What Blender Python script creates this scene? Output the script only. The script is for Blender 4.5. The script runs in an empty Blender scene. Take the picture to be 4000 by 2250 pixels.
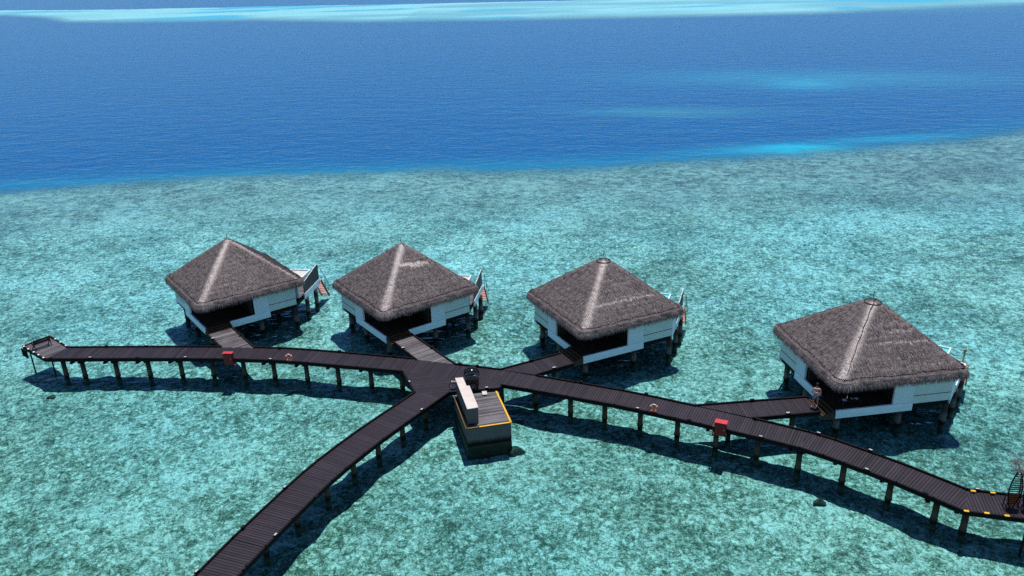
import bpy, math, random
import numpy as np
from mathutils import Vector, Matrix

R = random.Random(7)
S = bpy.context.scene
C = S.collection
rad = math.radians

# ------------------------------------------------------------------ camera
cam_d = bpy.data.cameras.new('camera')
cam = bpy.data.objects.new('camera', cam_d)
C.objects.link(cam)
S.camera = cam
PITCH, ROLL, FOC, CAMZ = 22.2596, 1.5827, 3114.7, 28.75
cam_d.sensor_width = 36.0
cam_d.lens = FOC / 4000.0 * 36.0
cam_d.clip_start = 0.5
cam_d.clip_end = 20000
p_, r_ = rad(PITCH), rad(ROLL)
fw = Vector((0, math.cos(p_), -math.sin(p_)))
dn = Vector((0, -math.sin(p_), -math.cos(p_)))
rt = Vector((1, 0, 0))
rt2 = rt * math.cos(r_) + dn * math.sin(r_)
dn2 = dn * math.cos(r_) - rt * math.sin(r_)
M = Matrix((rt2, -dn2, -fw)).transposed()
cam.matrix_world = Matrix.Translation((0, 0, CAMZ)) @ M.to_4x4()

# ------------------------------------------------------------------ light
SUN_EL, SUN_AZ = 75.0, 20.0          # azimuth clockwise from +y
w = bpy.data.worlds.new('World')
S.world = w
w.use_nodes = True
nt = w.node_tree
nt.nodes.clear()
sky = nt.nodes.new('ShaderNodeTexSky')
sky.sky_type = 'NISHITA'
sky.sun_disc = False
sky.sun_elevation = rad(SUN_EL)
sky.sun_rotation = rad(SUN_AZ)
sky.altitude = 10
sky.air_density = 1.0
sky.dust_density = 0.0
sky.ozone_density = 5.0
bg = nt.nodes.new('ShaderNodeBackground')
bg.inputs['Strength'].default_value = 0.09
wo = nt.nodes.new('ShaderNodeOutputWorld')
nt.links.new(sky.outputs[0], bg.inputs[0])
nt.links.new(bg.outputs[0], wo.inputs[0])
sl = bpy.data.lights.new('sun', 'SUN')
sl.energy = 4.2
sl.angle = rad(0.5)
sl.color = (1.0, 0.96, 0.9)
sun = bpy.data.objects.new('sun', sl)
C.objects.link(sun)
sd = Vector((math.sin(rad(SUN_AZ)) * math.cos(rad(SUN_EL)), math.cos(rad(SUN_AZ)) * math.cos(rad(SUN_EL)), math.sin(rad(SUN_EL))))
sun.rotation_euler = sd.to_track_quat('Z', 'Y').to_euler()
sun.location = (20, 60, 60)
S.view_settings.view_transform = 'Standard'
S.view_settings.look = 'None'
S.view_settings.exposure = 0.35
S.view_settings.gamma = 1.0
S.render.engine = 'CYCLES'
S.cycles.use_denoising = False
S.cycles.sample_clamp_direct = 8
S.cycles.max_bounces = 6
S.cycles.transparent_max_bounces = 8
S.cycles.caustics_reflective = False
S.cycles.caustics_refractive = False
S.cycles.sample_clamp_indirect = 4

# ------------------------------------------------------------------ materials
class NT:
    def __init__(s, name):
        s.m = bpy.data.materials.new(name)
        s.m.use_nodes = True
        s.t = s.m.node_tree
        s.t.nodes.clear()
        s.out = s.n('ShaderNodeOutputMaterial')
    def n(s, typ, **kw):
        nd = s.t.nodes.new(typ)
        for k, v in kw.items():
            if k.startswith('i_'):
                nd.inputs[k[2:].replace('_', ' ')].default_value = v
            else:
                setattr(nd, k, v)
        return nd
    def l(s, a, b):
        s.t.links.new(a, b)
    def val(s, sock, v):
        if hasattr(v, 'is_linked') or isinstance(v, bpy.types.NodeSocket):
            s.l(v, sock)
        else:
            sock.default_value = v
    def math(s, op, a, b=0.0, c=None, clamp=False):
        nd = s.n('ShaderNodeMath', operation=op, use_clamp=clamp)
        s.val(nd.inputs[0], a); s.val(nd.inputs[1], b)
        if c is not None: s.val(nd.inputs[2], c)
        return nd.outputs[0]
    def ramp(s, v, lo, hi, a=0.0, b=1.0):
        nd = s.n('ShaderNodeMapRange', interpolation_type='SMOOTHSTEP')
        s.val(nd.inputs['Value'], v)
        nd.inputs['From Min'].default_value = lo; nd.inputs['From Max'].default_value = hi
        nd.inputs['To Min'].default_value = a; nd.inputs['To Max'].default_value = b
        return nd.outputs[0]
    def mix(s, f, a, b, mode='MIX'):
        nd = s.n('ShaderNodeMix', data_type='RGBA', blend_type=mode)
        s.val(nd.inputs[0], f)
        for sock, v in ((nd.inputs[6], a), (nd.inputs[7], b)):
            if isinstance(v, tuple): sock.default_value = (*v[:3], 1)
            else: s.l(v, sock)
        return nd.outputs[2]
    def coords(s, scale=(1, 1, 1), kind='Object', rot=(0, 0, 0)):
        tc = s.n('ShaderNodeTexCoord')
        mp = s.n('ShaderNodeMapping')
        mp.inputs['Scale'].default_value = scale
        mp.inputs['Rotation'].default_value = rot
        s.l(tc.outputs[kind], mp.inputs[0])
        return mp.outputs[0]
    def noise(s, co, scale, detail=3, rough=0.5, dist=0.0):
        nd = s.n('ShaderNodeTexNoise')
        s.l(co, nd.inputs['Vector'])
        nd.inputs['Scale'].default_value = scale; nd.inputs['Detail'].default_value = detail
        nd.inputs['Roughness'].default_value = rough; nd.inputs['Distortion'].default_value = dist
        return nd.outputs['Fac']
    def vor(s, co, scale, feature='F1', out='Distance', rnd=1.0):
        nd = s.n('ShaderNodeTexVoronoi', feature=feature)
        s.l(co, nd.inputs['Vector'])
        nd.inputs['Scale'].default_value = scale
        nd.inputs['Randomness'].default_value = rnd
        return nd.outputs[out]
    def attr(s, name, out='Fac'):
        nd = s.n('ShaderNodeAttribute', attribute_name=name)
        return nd.outputs[out]
    def bump(s, h, strength=0.5, dist=0.02):
        nd = s.n('ShaderNodeBump')
        nd.inputs['Strength'].default_value = strength
        nd.inputs['Distance'].default_value = dist
        s.l(h, nd.inputs['Height'])
        return nd.outputs[0]
    def bsdf(s, col, rough=0.6, normal=None, metal=0.0, spec=0.5, coat=0.0):
        b = s.n('ShaderNodeBsdfPrincipled')
        if isinstance(col, tuple): b.inputs['Base Color'].default_value = (*col[:3], 1)
        else: s.l(col, b.inputs['Base Color'])
        s.val(b.inputs['Roughness'], rough)
        b.inputs['Metallic'].default_value = metal
        b.inputs['Specular IOR Level'].default_value = spec
        b.inputs['Coat Weight'].default_value = coat
        if normal is not None: s.l(normal, b.inputs['Normal'])
        s.l(b.outputs[0], s.out.inputs['Surface'])
        return b

def weathered(name, a, b, rough=0.6, scale=3.0, detail=5, spec=0.3, bump=0.3, stretch=(1, 1, 1), metal=0.0, coat=0.0, dist=0.01):
    t = NT(name)
    co = t.coords(stretch)
    n = t.noise(co, scale, detail, 0.6)
    f = t.ramp(n, 0.3, 0.7)
    col = t.mix(f, a, b)
    nn = t.noise(co, scale * 6, 4, 0.6)
    t.bsdf(col, rough, t.bump(nn, bump, dist), metal, spec, coat)
    return t.m

def deck_mat(name, dark, light, spec=0.35):
    t = NT(name)
    tone = t.attr('tone')
    co = t.coords()
    n1 = t.noise(co, 0.8, 4, 0.6)
    n2 = t.noise(co, 14.0, 4, 0.7)
    f = t.math('ADD', t.math('MULTIPLY', tone, 0.75), t.math('MULTIPLY', t.math('SUBTRACT', n1, 0.5), 0.9))
    f = t.math('ADD', f, t.math('MULTIPLY', t.math('SUBTRACT', n2, 0.5), 0.6), clamp=True)
    col = t.mix(f, dark, light)
    stain = t.ramp(t.noise(co, 2.3, 5, 0.7), 0.66, 0.74)
    col = t.mix(t.math('MULTIPLY', stain, 0.35), col, (0.11, 0.09, 0.085))
    t.bsdf(col, 0.55, t.bump(n2, 0.4, 0.01), 0, spec)
    return t.m

def thatch_mat(name, lift=0.0):
    t = NT(name)
    tone = t.attr('tone')
    pale = t.attr('pale')
    co = t.coords((1, 1, 0.6))
    n1 = t.noise(co, 0.55, 4, 0.6)
    n2 = t.noise(co, 17.0, 4, 0.75)
    n3 = t.noise(co, 3.2, 4, 0.7)
    f = t.math('ADD', t.math('MULTIPLY', tone, 0.55), t.math('MULTIPLY', t.math('SUBTRACT', n2, 0.42), 1.5))
    f = t.math('ADD', f, t.math('MULTIPLY', t.math('SUBTRACT', n3, 0.5), 0.6), clamp=True)
    a = t.mix(n1, (0.030, 0.024, 0.026), (0.040, 0.033, 0.034))
    b = t.mix(n1, (0.265, 0.215, 0.215), (0.34, 0.29, 0.29))
    col = t.mix(f, a, b)
    pf = t.math('MULTIPLY', pale, t.ramp(t.math('ADD', t.math('MULTIPLY', pale, 0.7), t.math('MULTIPLY', n2, 0.9)), 0.30, 0.95), clamp=True)
    col = t.mix(t.math('MULTIPLY', pf, 0.95), col, t.mix(n2, (0.38, 0.32, 0.30), (0.66, 0.57, 0.54)))
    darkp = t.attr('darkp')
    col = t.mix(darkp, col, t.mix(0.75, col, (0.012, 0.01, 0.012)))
    t.bsdf(col, 0.85, t.bump(n2, 0.7, 0.05), 0, 0.15)
    return t.m

def pile_mat(name, top, low):
    t = NT(name)
    co = t.coords()
    sx = t.n('ShaderNodeSeparateXYZ')
    geo = t.n('ShaderNodeNewGeometry')
    t.l(geo.outputs['Position'], sx.inputs[0])
    n = t.noise(co, 3.0, 5, 0.7)
    z = t.math('ADD', sx.outputs['Z'], t.math('MULTIPLY', t.math('SUBTRACT', n, 0.5), 0.35))
    c1 = t.mix(t.ramp(z, 0.55, 0.95), low, top)
    c1 = t.mix(t.ramp(n, 0.35, 0.7, 0, 0.5), c1, (0.05, 0.045, 0.03))
    col = t.mix(t.ramp(z, 0.10, 0.26), t.mix(t.ramp(z, -0.45, -0.02), (0.085, 0.095, 0.075), (0.008, 0.009, 0.008)), c1)
    t.bsdf(col, 0.8, t.bump(t.noise(co, 22, 4, 0.6), 0.6, 0.02), 0, 0.2)
    return t.m

def shingle_mat(name):
    t = NT(name)
    co = t.coords()
    sx = t.n('ShaderNodeSeparateXYZ'); t.l(co, sx.inputs[0])
    row = t.math('FRACT', t.math('MULTIPLY', sx.outputs['Z'], 9.0))
    edge = t.ramp(row, 0.0, 0.18)
    n = t.noise(co, 6, 4, 0.6)
    col = t.mix(edge, (0.38, 0.50, 0.60), t.mix(n, (0.56, 0.71, 0.83), (0.65, 0.78, 0.88)))
    t.bsdf(col, 0.6, t.bump(row, 0.6, 0.02), 0, 0.3)
    return t.m

MT = {}
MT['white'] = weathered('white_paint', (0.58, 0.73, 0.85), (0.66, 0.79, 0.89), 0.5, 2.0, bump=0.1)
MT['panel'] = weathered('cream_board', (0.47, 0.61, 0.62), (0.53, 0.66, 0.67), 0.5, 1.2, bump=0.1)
MT['shingle'] = shingle_mat('white_shingle')
MT['thatch'] = thatch_mat('palm_thatch')
MT['seam_shadow'] = weathered('step_shadow_dark', (0.006, 0.005, 0.006), (0.015, 0.013, 0.013), 0.8, 6)  # near-black colour standing in for the small step shadows in the thatch
MT['deck'] = deck_mat('dark_deck_timber', (0.010, 0.007, 0.012), (0.035, 0.024, 0.036), 0.25)
MT['deck_old'] = deck_mat('bleached_deck_timber', (0.040, 0.034, 0.040), (0.21, 0.19, 0.20))
MT['beam'] = weathered('black_beam', (0.004, 0.003, 0.004), (0.010, 0.008, 0.009), 0.7, 4, spec=0.12)
MT['under'] = weathered('dark_underlay', (0.003, 0.003, 0.003), (0.006, 0.005, 0.005), 0.9, 4)
MT['veranda'] = weathered('veranda_timber', (0.020, 0.013, 0.010), (0.045, 0.028, 0.020), 0.5, 3)
MT['pile'] = pile_mat('jetty_pile', (0.022, 0.016, 0.012), (0.062, 0.056, 0.038))
MT['vpile'] = pile_mat('villa_pile', (0.04, 0.031, 0.032), (0.13, 0.14, 0.135))
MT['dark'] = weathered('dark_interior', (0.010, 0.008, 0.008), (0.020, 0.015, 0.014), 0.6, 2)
MT['screen'] = weathered('dark_screen', (0.020, 0.015, 0.018), (0.034, 0.026, 0.030), 0.5, 2, stretch=(8, 8, 1))
MT['red'] = weathered('red_paint', (0.42, 0.022, 0.03), (0.55, 0.04, 0.05), 0.45, 3, bump=0.1)
MT['red_shaded'] = weathered('red_paint_shaded', (0.10, 0.006, 0.008), (0.15, 0.010, 0.012), 0.45, 3, bump=0.1)  # the red darkened, so the shade of the cabinet fronts sits in the colour
MT['tread'] = weathered('faded_red_tread', (0.42, 0.14, 0.11), (0.55, 0.27, 0.22), 0.7, 5)
MT['orange'] = weathered('ring_orange', (0.62, 0.075, 0.02), (0.74, 0.11, 0.035), 0.5, 6, bump=0.1)
MT['amber'] = weathered('amber_board', (0.36, 0.13, 0.012), (0.50, 0.2, 0.02), 0.6, 6)
MT['yellow'] = weathered('yellow_paint', (0.62, 0.31, 0.01), (0.75, 0.40, 0.015), 0.55, 8, bump=0.2)
MT['dyellow'] = weathered('worn_yellow_strip', (0.12, 0.06, 0.015), (0.19, 0.10, 0.02), 0.6, 8)
t = NT('grey_render')
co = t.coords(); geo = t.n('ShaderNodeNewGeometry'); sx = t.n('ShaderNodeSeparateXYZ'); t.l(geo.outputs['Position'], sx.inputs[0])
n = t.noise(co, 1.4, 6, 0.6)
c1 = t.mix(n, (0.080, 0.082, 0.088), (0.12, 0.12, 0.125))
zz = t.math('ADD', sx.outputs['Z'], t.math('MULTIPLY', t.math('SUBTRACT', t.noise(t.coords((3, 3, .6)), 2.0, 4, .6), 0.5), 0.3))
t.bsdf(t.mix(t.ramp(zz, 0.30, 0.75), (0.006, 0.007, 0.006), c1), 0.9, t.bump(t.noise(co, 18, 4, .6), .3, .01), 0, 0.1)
MT['concrete'] = t.m
MT['cap'] = weathered('beige_cap', (0.48, 0.41, 0.37), (0.56, 0.49, 0.45), 0.6, 1.5, bump=0.1)
MT['algae'] = weathered('wet_algae', (0.008, 0.009, 0.008), (0.022, 0.024, 0.018), 0.7, 2)
MT['black'] = weathered('black_gloss', (0.006, 0.006, 0.007), (0.010, 0.010, 0.012), 0.16, 3, bump=0.05, spec=0.5, coat=0.2)
MT['rubber'] = weathered('black_rubber', (0.008, 0.008, 0.008), (0.02, 0.02, 0.02), 0.8, 6)
MT['grey'] = weathered('grey_plastic', (0.30, 0.30, 0.31), (0.46, 0.46, 0.46), 0.5, 8, bump=0.1)
MT['steel'] = weathered('painted_steel', (0.03, 0.07, 0.065), (0.05, 0.10, 0.09), 0.4, 8, bump=0.1)
MT['teal'] = weathered('pool_lining', (0.08, 0.50, 0.47), (0.14, 0.60, 0.56), 0.3, 2, bump=0.1)
MT['paledeck'] = weathered('pale_deck', (0.42, 0.40, 0.38), (0.60, 0.56, 0.52), 0.6, 3)
MT['slat'] = weathered('orange_boards', (0.22, 0.06, 0.025), (0.36, 0.11, 0.045), 0.6, 6)
MT['twig'] = weathered('dry_twig', (0.20, 0.12, 0.13), (0.36, 0.24, 0.25), 0.8, 5)
MT['rope'] = weathered('white_rope', (0.60, 0.58, 0.52), (0.78, 0.76, 0.7), 0.7, 12)
MT['rock'] = weathered('coral_rock', (0.02, 0.022, 0.014), (0.10, 0.085, 0.05), 0.9, 4, 6, bump=0.8, dist=0.05)
MT['skin'] = weathered('sunburnt_skin', (0.46, 0.17, 0.13), (0.58, 0.27, 0.20), 0.5, 5, bump=0.1)
MT['shorts'] = None
MT['hair'] = weathered('dark_hair', (0.012, 0.01, 0.01), (0.03, 0.025, 0.02), 0.6, 20)
MT['glass'] = weathered('dark_glass', (0.010, 0.013, 0.015), (0.014, 0.018, 0.02), 0.06, 1, bump=0.02, spec=0.6)
MT['curtain'] = weathered('pale_curtain', (0.22, 0.24, 0.26), (0.32, 0.34, 0.36), 0.8, 2, stretch=(6, 6, 1))
MT['plate'] = weathered('white_china', (0.7, 0.7, 0.72), (0.8, 0.8, 0.8), 0.3, 4, bump=0.02)

# ------------------------------------------------------------------ mesh helpers
class MB:
    def __init__(s):
        s.v = []; s.f = []; s.a = {}; s.cur = {}
    def put(s, vs, fs, **at):
        o = len(s.v)
        s.v.extend([tuple(p) for p in vs])
        s.f.extend([tuple(i + o for i in q) for q in fs])
        for k in set(at) | set(s.a):
            lst = s.a.setdefault(k, [0.0] * o)
            if len(lst) < o: lst.extend([0.0] * (o - len(lst)))
            lst.extend([at.get(k, 0.0)] * len(vs))
        return s
    def frame(s, p0, x, y, z, **at):
        """box from corner p0 with edge vectors x,y,z"""
        p0 = Vector(p0); x = Vector(x); y = Vector(y); z = Vector(z)
        vs = [p0, p0 + x, p0 + x + y, p0 + y, p0 + z, p0 + x + z, p0 + x + y + z, p0 + y + z]
        return s.put(vs, [(0, 3, 2, 1), (4, 5, 6, 7), (0, 1, 5, 4), (1, 2, 6, 5), (2, 3, 7, 6), (3, 0, 4, 7)], **at)
    def box(s, c, d, rz=0.0, **at):
        cx, sx = math.cos(rz), math.sin(rz)
        x = Vector((cx, sx, 0)) * d[0]; y = Vector((-sx, cx, 0)) * d[1]; z = Vector((0, 0, d[2]))
        return s.frame(Vector(c) - x / 2 - y / 2 - z / 2, x, y, z, **at)
    def beam(s, a, b, wd, h, **at):
        a = Vector(a); b = Vector(b); d = b - a
        n = Vector((-d.y, d.x, 0))
        n = n.normalized() if n.length > 1e-6 else Vector((1, 0, 0))
        up = d.normalized().cross(n)
        if up.z > 0 or abs(up.z) < 1e-6: pass
        up = n.cross(d.normalized()) * -1 if False else d.normalized().cross(n)
        return s.frame(a - n * wd / 2 - up * h / 2, d, n * wd, up * h, **at)
    def tube(s, a, b, r, n=10, r2=None, **at):
        a = Vector(a); b = Vector(b); d = (b - a).normalized()
        q = d.orthogonal().normalized(); p = d.cross(q)
        r2 = r if r2 is None else r2
        vs = []
        for c, rr in ((a, r), (b, r2)):
            for i in range(n):
                t = 2 * math.pi * i / n
                vs.append(c + q * math.cos(t) * rr + p * math.sin(t) * rr)
        fs = [(i, (i + 1) % n, n + (i + 1) % n, n + i) for i in range(n)]
        fs += [tuple(range(n))[::-1], tuple(range(n, 2 * n))]
        return s.put(vs, fs, **at)
    def path(s, pts, r, n=8, closed=False, **at):
        pts = [Vector(p) for p in pts]; k = len(pts); vs = []
        ref = None
        for i, p in enumerate(pts):
            if closed: d = pts[(i + 1) % k] - pts[i - 1]
            else: d = pts[min(i + 1, k - 1)] - pts[max(i - 1, 0)]
            d.normalize()
            q = d.orthogonal().normalized() if ref is None else (ref - d * ref.dot(d)).normalized()
            ref = q; u = d.cross(q)
            for j in range(n):
                t = 2 * math.pi * j / n
                vs.append(p + q * math.cos(t) * r + u * math.sin(t) * r)
        fs = []
        m = k if closed else k - 1
        for i in range(m):
            for j in range(n):
                a = i * n; b = ((i + 1) % k) * n
                fs.append((a + j, a + (j + 1) % n, b + (j + 1) % n, b + j))
        if not closed: fs += [tuple(range(n))[::-1], tuple(range((k - 1) * n, k * n))]
        return s.put(vs, fs, **at)
    def prism(s, poly, z0, z1, **at):
        n = len(poly)
        vs = [(x, y, z0) for x, y in poly] + [(x, y, z1) for x, y in poly]
        fs = [tuple(range(n))[::-1], tuple(range(n, 2 * n))] + [(i, (i + 1) % n, n + (i + 1) % n, n + i) for i in range(n)]
        return s.put(vs, fs, **at)
    def lathe(s, prof, n=16, c=(0, 0, 0), **at):
        vs = []; fs = []
        for r, z in prof:
            for i in range(n):
                t = 2 * math.pi * i / n
                vs.append((c[0] + r * math.cos(t), c[1] + r * math.sin(t), c[2] + z))
        for k in range(len(prof) - 1):
            for i in range(n):
                fs.append((k * n + i, k * n + (i + 1) % n, (k + 1) * n + (i + 1) % n, (k + 1) * n + i))
        fs += [tuple(range(n))[::-1], tuple(range((len(prof) - 1) * n, len(prof) * n))]
        return s.put(vs, fs, **at)
    def build(s, name, mat, parent=None, smooth=False, bevel=0.0, recalc=True):
        me = bpy.data.meshes.new(name)
        me.from_pydata(s.v, [], s.f)
        for k, lst in s.a.items():
            lst = lst + [0.0] * (len(s.v) - len(lst))
            at = me.attributes.new(k, 'FLOAT', 'POINT')
            at.data.foreach_set('value', lst)
        me.materials.append(MT[mat] if isinstance(mat, str) else mat)
        if recalc:
            import bmesh
            bm = bmesh.new(); bm.from_mesh(me)
            bmesh.ops.recalc_face_normals(bm, faces=bm.faces)
            bm.to_mesh(me); bm.free()
        if smooth: me.polygons.foreach_set('use_smooth', [True] * len(me.polygons))
        o = bpy.data.objects.new(name, me)
        C.objects.link(o)
        if parent is not None: o.parent = parent
        if bevel:
            md = o.modifiers.new('bevel', 'BEVEL'); md.width = bevel; md.segments = 2; md.limit_method = 'ANGLE'
        return o

def tag(o, label=None, cat=None, group=None, kind=None):
    if label: o['label'] = label
    if cat: o['category'] = cat
    if group: o['group'] = group
    if kind: o['kind'] = kind
    return o

def thing(name, label, cat, loc=(0, 0, 0), rz=0.0, group=None):
    o = bpy.data.objects.new(name, None); C.objects.link(o)
    o.location = loc; o.rotation_euler = (0, 0, rz); o.empty_display_size = 0.3
    return tag(o, label, cat, group)

def dup(root, label=None):
    r = root.copy(); C.objects.link(r)
    if label: r['label'] = label
    for ch in list(root.children):
        c = ch.copy(); C.objects.link(c); c.parent = r
        for g in ch.children:
            d = g.copy(); C.objects.link(d); d.parent = c
    return r

# ------------------------------------------------------------------ sea floor and water
EDGE = [(-400, 95), (-200, 104), (-110, 110), (-73.8, 113.1), (-62.8, 114.2), (-52.2, 116.7), (-40.8, 118.3), (-28.7, 117.9), (-16.8, 118.5), (-4.8, 118.2),
        (7.2, 117.8), (19.3, 118.9), (31.7, 120.1), (44.7, 122.5), (58.2, 125.1), (73, 129.3), (88.2, 135.5), (130, 150), (300, 200), (6000, 2600)]
FTOP = [(-6000, 900), (-900, 820), (-467.3, 786.9), (-384, 749.5), (-321.1, 732.1), (-278.5, 726.8), (-211, 721.1), (-98.1, 692.4), (6.3, 674.7), (300, 640), (900, 600), (6000, 560)]
FBOT = [(-6000, 890), (-700, 770), (-413.4, 694.5), (-362.4, 653.3), (-303.7, 580.5), (-264.2, 557.3), (-221.9, 543.2), (-156.5, 530.9), (-85, 489.2),
        (-24.7, 475.1), (46.4, 462.3), (114.8, 454.2), (184.2, 454.6), (245.1, 465.1), (295.3, 477.9), (600, 500), (6000, 540)]

def vnoise(x, y, seed=0):
    xi = np.floor(x).astype(np.int64); yi = np.floor(y).astype(np.int64)
    fx = x - xi; fy = y - yi
    fx = fx * fx * (3 - 2 * fx); fy = fy * fy * (3 - 2 * fy)
    def h(a, b):
        n = (a * 374761393 + b * 668265263 + seed * 974711) & 0x7fffffff
        n = ((n ^ (n >> 13)) * 1274126177) & 0x7fffffff
        return ((n ^ (n >> 16)) & 0xffff) / 65535.0
    return (h(xi, yi) * (1 - fx) + h(xi + 1, yi) * fx) * (1 - fy) + (h(xi, yi + 1) * (1 - fx) + h(xi + 1, yi + 1) * fx) * fy

def fbm(x, y, seed=0, o=4):
    t = 0; a = 0.5
    for k in range(o):
        t = t + a * vnoise(x * 2 ** k, y * 2 ** k, seed + k); a *= 0.5
    return t / (1 - 0.5 ** o)

def sst(a, b, x):
    t = np.clip((x - a) / (b - a), 0, 1)
    return t * t * (3 - 2 * t)

def ell(x, y, cx, cy, a, b, rot, soft=1.0):
    c, s = math.cos(rot), math.sin(rot)
    u = ((x - cx) * c + (y - cy) * s) / a; v = (-(x - cx) * s + (y - cy) * c) / b
    return np.exp(-(u * u + v * v) ** soft)

def fan(ny, nx, y0=8.0, y1=9000.0, tmax=2.0):
    k = np.exp(np.linspace(math.log(y0), math.log(y1), ny))
    t = np.linspace(-tmax, tmax, nx)
    Y = np.repeat(k, nx) - 20.0
    X = np.tile(t, ny) * np.repeat(k, nx)
    return X, Y

def grid_mesh(name, X, Y, Z, nx, ny, mats, attrs=None):
    me = bpy.data.meshes.new(name)
    nv = nx * ny
    me.vertices.add(nv)
    co = np.stack([X, Y, Z], 1).astype(np.float32)
    me.vertices.foreach_set('co', co.ravel())
    j, i = np.meshgrid(np.arange(ny - 1), np.arange(nx - 1), indexing='ij')
    a = (j * nx + i).ravel()
    q = np.stack([a, a + 1, a + nx + 1, a + nx], 1).astype(np.int32)
    nf = len(q)
    me.loops.add(nf * 4); me.polygons.add(nf)
    me.loops.foreach_set('vertex_index', q.ravel())
    me.polygons.foreach_set('loop_start', np.arange(nf, dtype=np.int32) * 4)
    me.polygons.foreach_set('use_smooth', np.ones(nf, bool))
    me.update(calc_edges=True); me.validate()
    for k, v in (attrs or {}).items():
        at = me.attributes.new(k, 'FLOAT', 'POINT'); at.data.foreach_set('value', np.asarray(v, np.float32))
    for m in mats: me.materials.append(m)
    o = bpy.data.objects.new(name, me); C.objects.link(o)
    return o

ny, nx = 900, 760
X, Y = fan(ny, nx)
ex = np.interp(X, [p[0] for p in EDGE], [p[1] for p in EDGE]) + (fbm(X * 0.06, Y * 0.06, 3) - 0.5) * 5 + (fbm(X * 0.3, Y * 0.25, 9, 5) - 0.5) * 3.4
dist = Y - ex                                     # metres beyond the reef lip
ftop = np.interp(X, [p[0] for p in FTOP], [p[1] for p in FTOP]) + (fbm(X * .01, Y * .01, 5) - .5) * 12
fbot = np.interp(X, [p[0] for p in FBOT], [p[1] for p in FBOT]) + (fbm(X * .012, Y * .012, 6) - .5) * 16
far = sst(0, 5, ftop - Y) * sst(0, 22, Y - fbot)
deep = sst(-5.0, 10.0, dist) * (1 - far)
slope = sst(0, 26, dist)
wob = 1.2 * (fbm(X * .12, Y * .12, 12) - .5)
br = 0.85 * ell(X, Y, 49, 130.5, 7.5, 5.2, -0.05, 1.2) + 0.42 * ell(X, Y, 67, 138.5, 13, 4.0, 0.0, 1.1) + 0.35 * ell(X, Y, 42, 134, 12, 5, 0.1)
br = br + 0.45 * ell(X, Y, 76, 208, 10, 9, -.1) + 0.25 * ell(X, Y, 80, 222, 48, 16, -.22)
br = br * (1 + 0.5 * wob)
shoal = 0.38 * ell(X, Y, 36, 175, 20, 6.0, -0.18, 1.2) * (1 + wob) + 0.16 * ell(X, Y, 95, 214, 40, 12, -.15) + 0.2 * ell(X, Y, 250, 470, 60, 30, -.1)
br = br + 0.25 * ell(X, Y, -40, 122, 60, 4, 0.0) + 0.12 * ell(X, Y, 30, 127, 60, 6, 0.02)
grey = sst(85, 113, Y - 0.18 * X * 0 + (fbm(X * .05, Y * .05, 21) - .5) * 24) * (1 - deep) * (1 - far)
grey = grey * (0.75 + 0.25 * sst(-60, 60, X))
darkr = 0.9 * ell(X, Y, 66, 112, 12, 5, .1) + .6 * ell(X, Y, 40, 100, 9, 3, 0) + .5 * ell(X, Y, 20, 101, 8, 2.5, 0) + .4 * ell(X, Y, 55, 97, 14, 3, 0)
farb = far * (0.4 + 0.6 * fbm(X * .02, Y * .05, 31))
fsand = far * sst(-0.05, .2, fbm(X * .008, Y * .03, 33) - 0.42 + 0.12 * (X < -60))
fblue = far * sst(0.0, .16, fbm(X * .01 + 7, Y * .025, 37) - 0.56)
depth = 0.78 + 0.25 * (fbm(X * .09, Y * .09, 40) - .5) - 0.42 * (fbm(X * .75, Y * .75, 44, 3) - .5) * (1 - sst(60, 160, Y))
depth = depth + deep * (0.5 + 1.2 * slope) - 0.3 * br
depth = np.maximum(depth, 0.4)
Z = -depth

t = NT('sea_floor')
co = t.coords()
deepA, greyA, brA, shA, farA, fsA, fbA, slA = [t.attr(k) for k in ('deep', 'greyf', 'bright', 'shoal', 'farf', 'fsand', 'fblue', 'slopef')]
wn = t.n('ShaderNodeTexNoise'); t.l(co, wn.inputs['Vector']); wn.inputs['Scale'].default_value = 1.6; wn.inputs['Detail'].default_value = 4
wv = t.n('ShaderNodeVectorMath', operation='MULTIPLY_ADD')
t.l(wn.outputs['Color'], wv.inputs[0]); wv.inputs[1].default_value = (0.35, 0.35, 0.0); t.l(co, wv.inputs[2])
cw = wv.outputs[0]
big = t.noise(co, 0.085, 4, 0.55)
mid = t.noise(co, 0.5, 4, 0.6, 0.4)
fine = t.noise(cw, 3.4, 5, 0.68)
vfine = t.noise(cw, 11.0, 3, 0.7)
cell = t.vor(cw, 3.0)
cellc = t.vor(cw, 3.0, out='Color')
cc = t.n('ShaderNodeSeparateColor'); t.l(cellc, cc.inputs[0])
cell2 = t.vor(cw, 5.5, out='Color')
cc2 = t.n('ShaderNodeSeparateColor'); t.l(cell2, cc2.inputs[0])
rim = t.vor(cw, 3.0, 'DISTANCE_TO_EDGE')
f = t.math('MULTIPLY', t.math('SUBTRACT', big, 0.5), 0.85)
f = t.math('ADD', f, t.math('MULTIPLY', t.math('SUBTRACT', mid, 0.5), 0.9))
f = t.math('ADD', f, t.math('MULTIPLY', t.math('SUBTRACT', fine, 0.5), 1.7))
f = t.math('ADD', f, t.math('MULTIPLY', t.math('SUBTRACT', vfine, 0.5), 1.9))
f = t.math('ADD', f, t.math('MULTIPLY', t.math('SUBTRACT', cc.outputs[0], 0.5), 0.34))
f = t.math('ADD', f, t.math('MULTIPLY', t.math('SUBTRACT', cc2.outputs[1], 0.5), 0.34))
f = t.math('ADD', f, t.ramp(rim, 0.0, 0.10, -0.20, 0.03))
f = t.math('ADD', f, t.math('MULTIPLY', t.math('SUBTRACT', t.noise(co, 1.1, 3, 0.6, 0.4), 0.5), 0.8))
f = t.math('ADD', t.math('MULTIPLY', f, 1.0), 0.60)
cr = t.n('ShaderNodeValToRGB')
e = cr.color_ramp.elements
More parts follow.
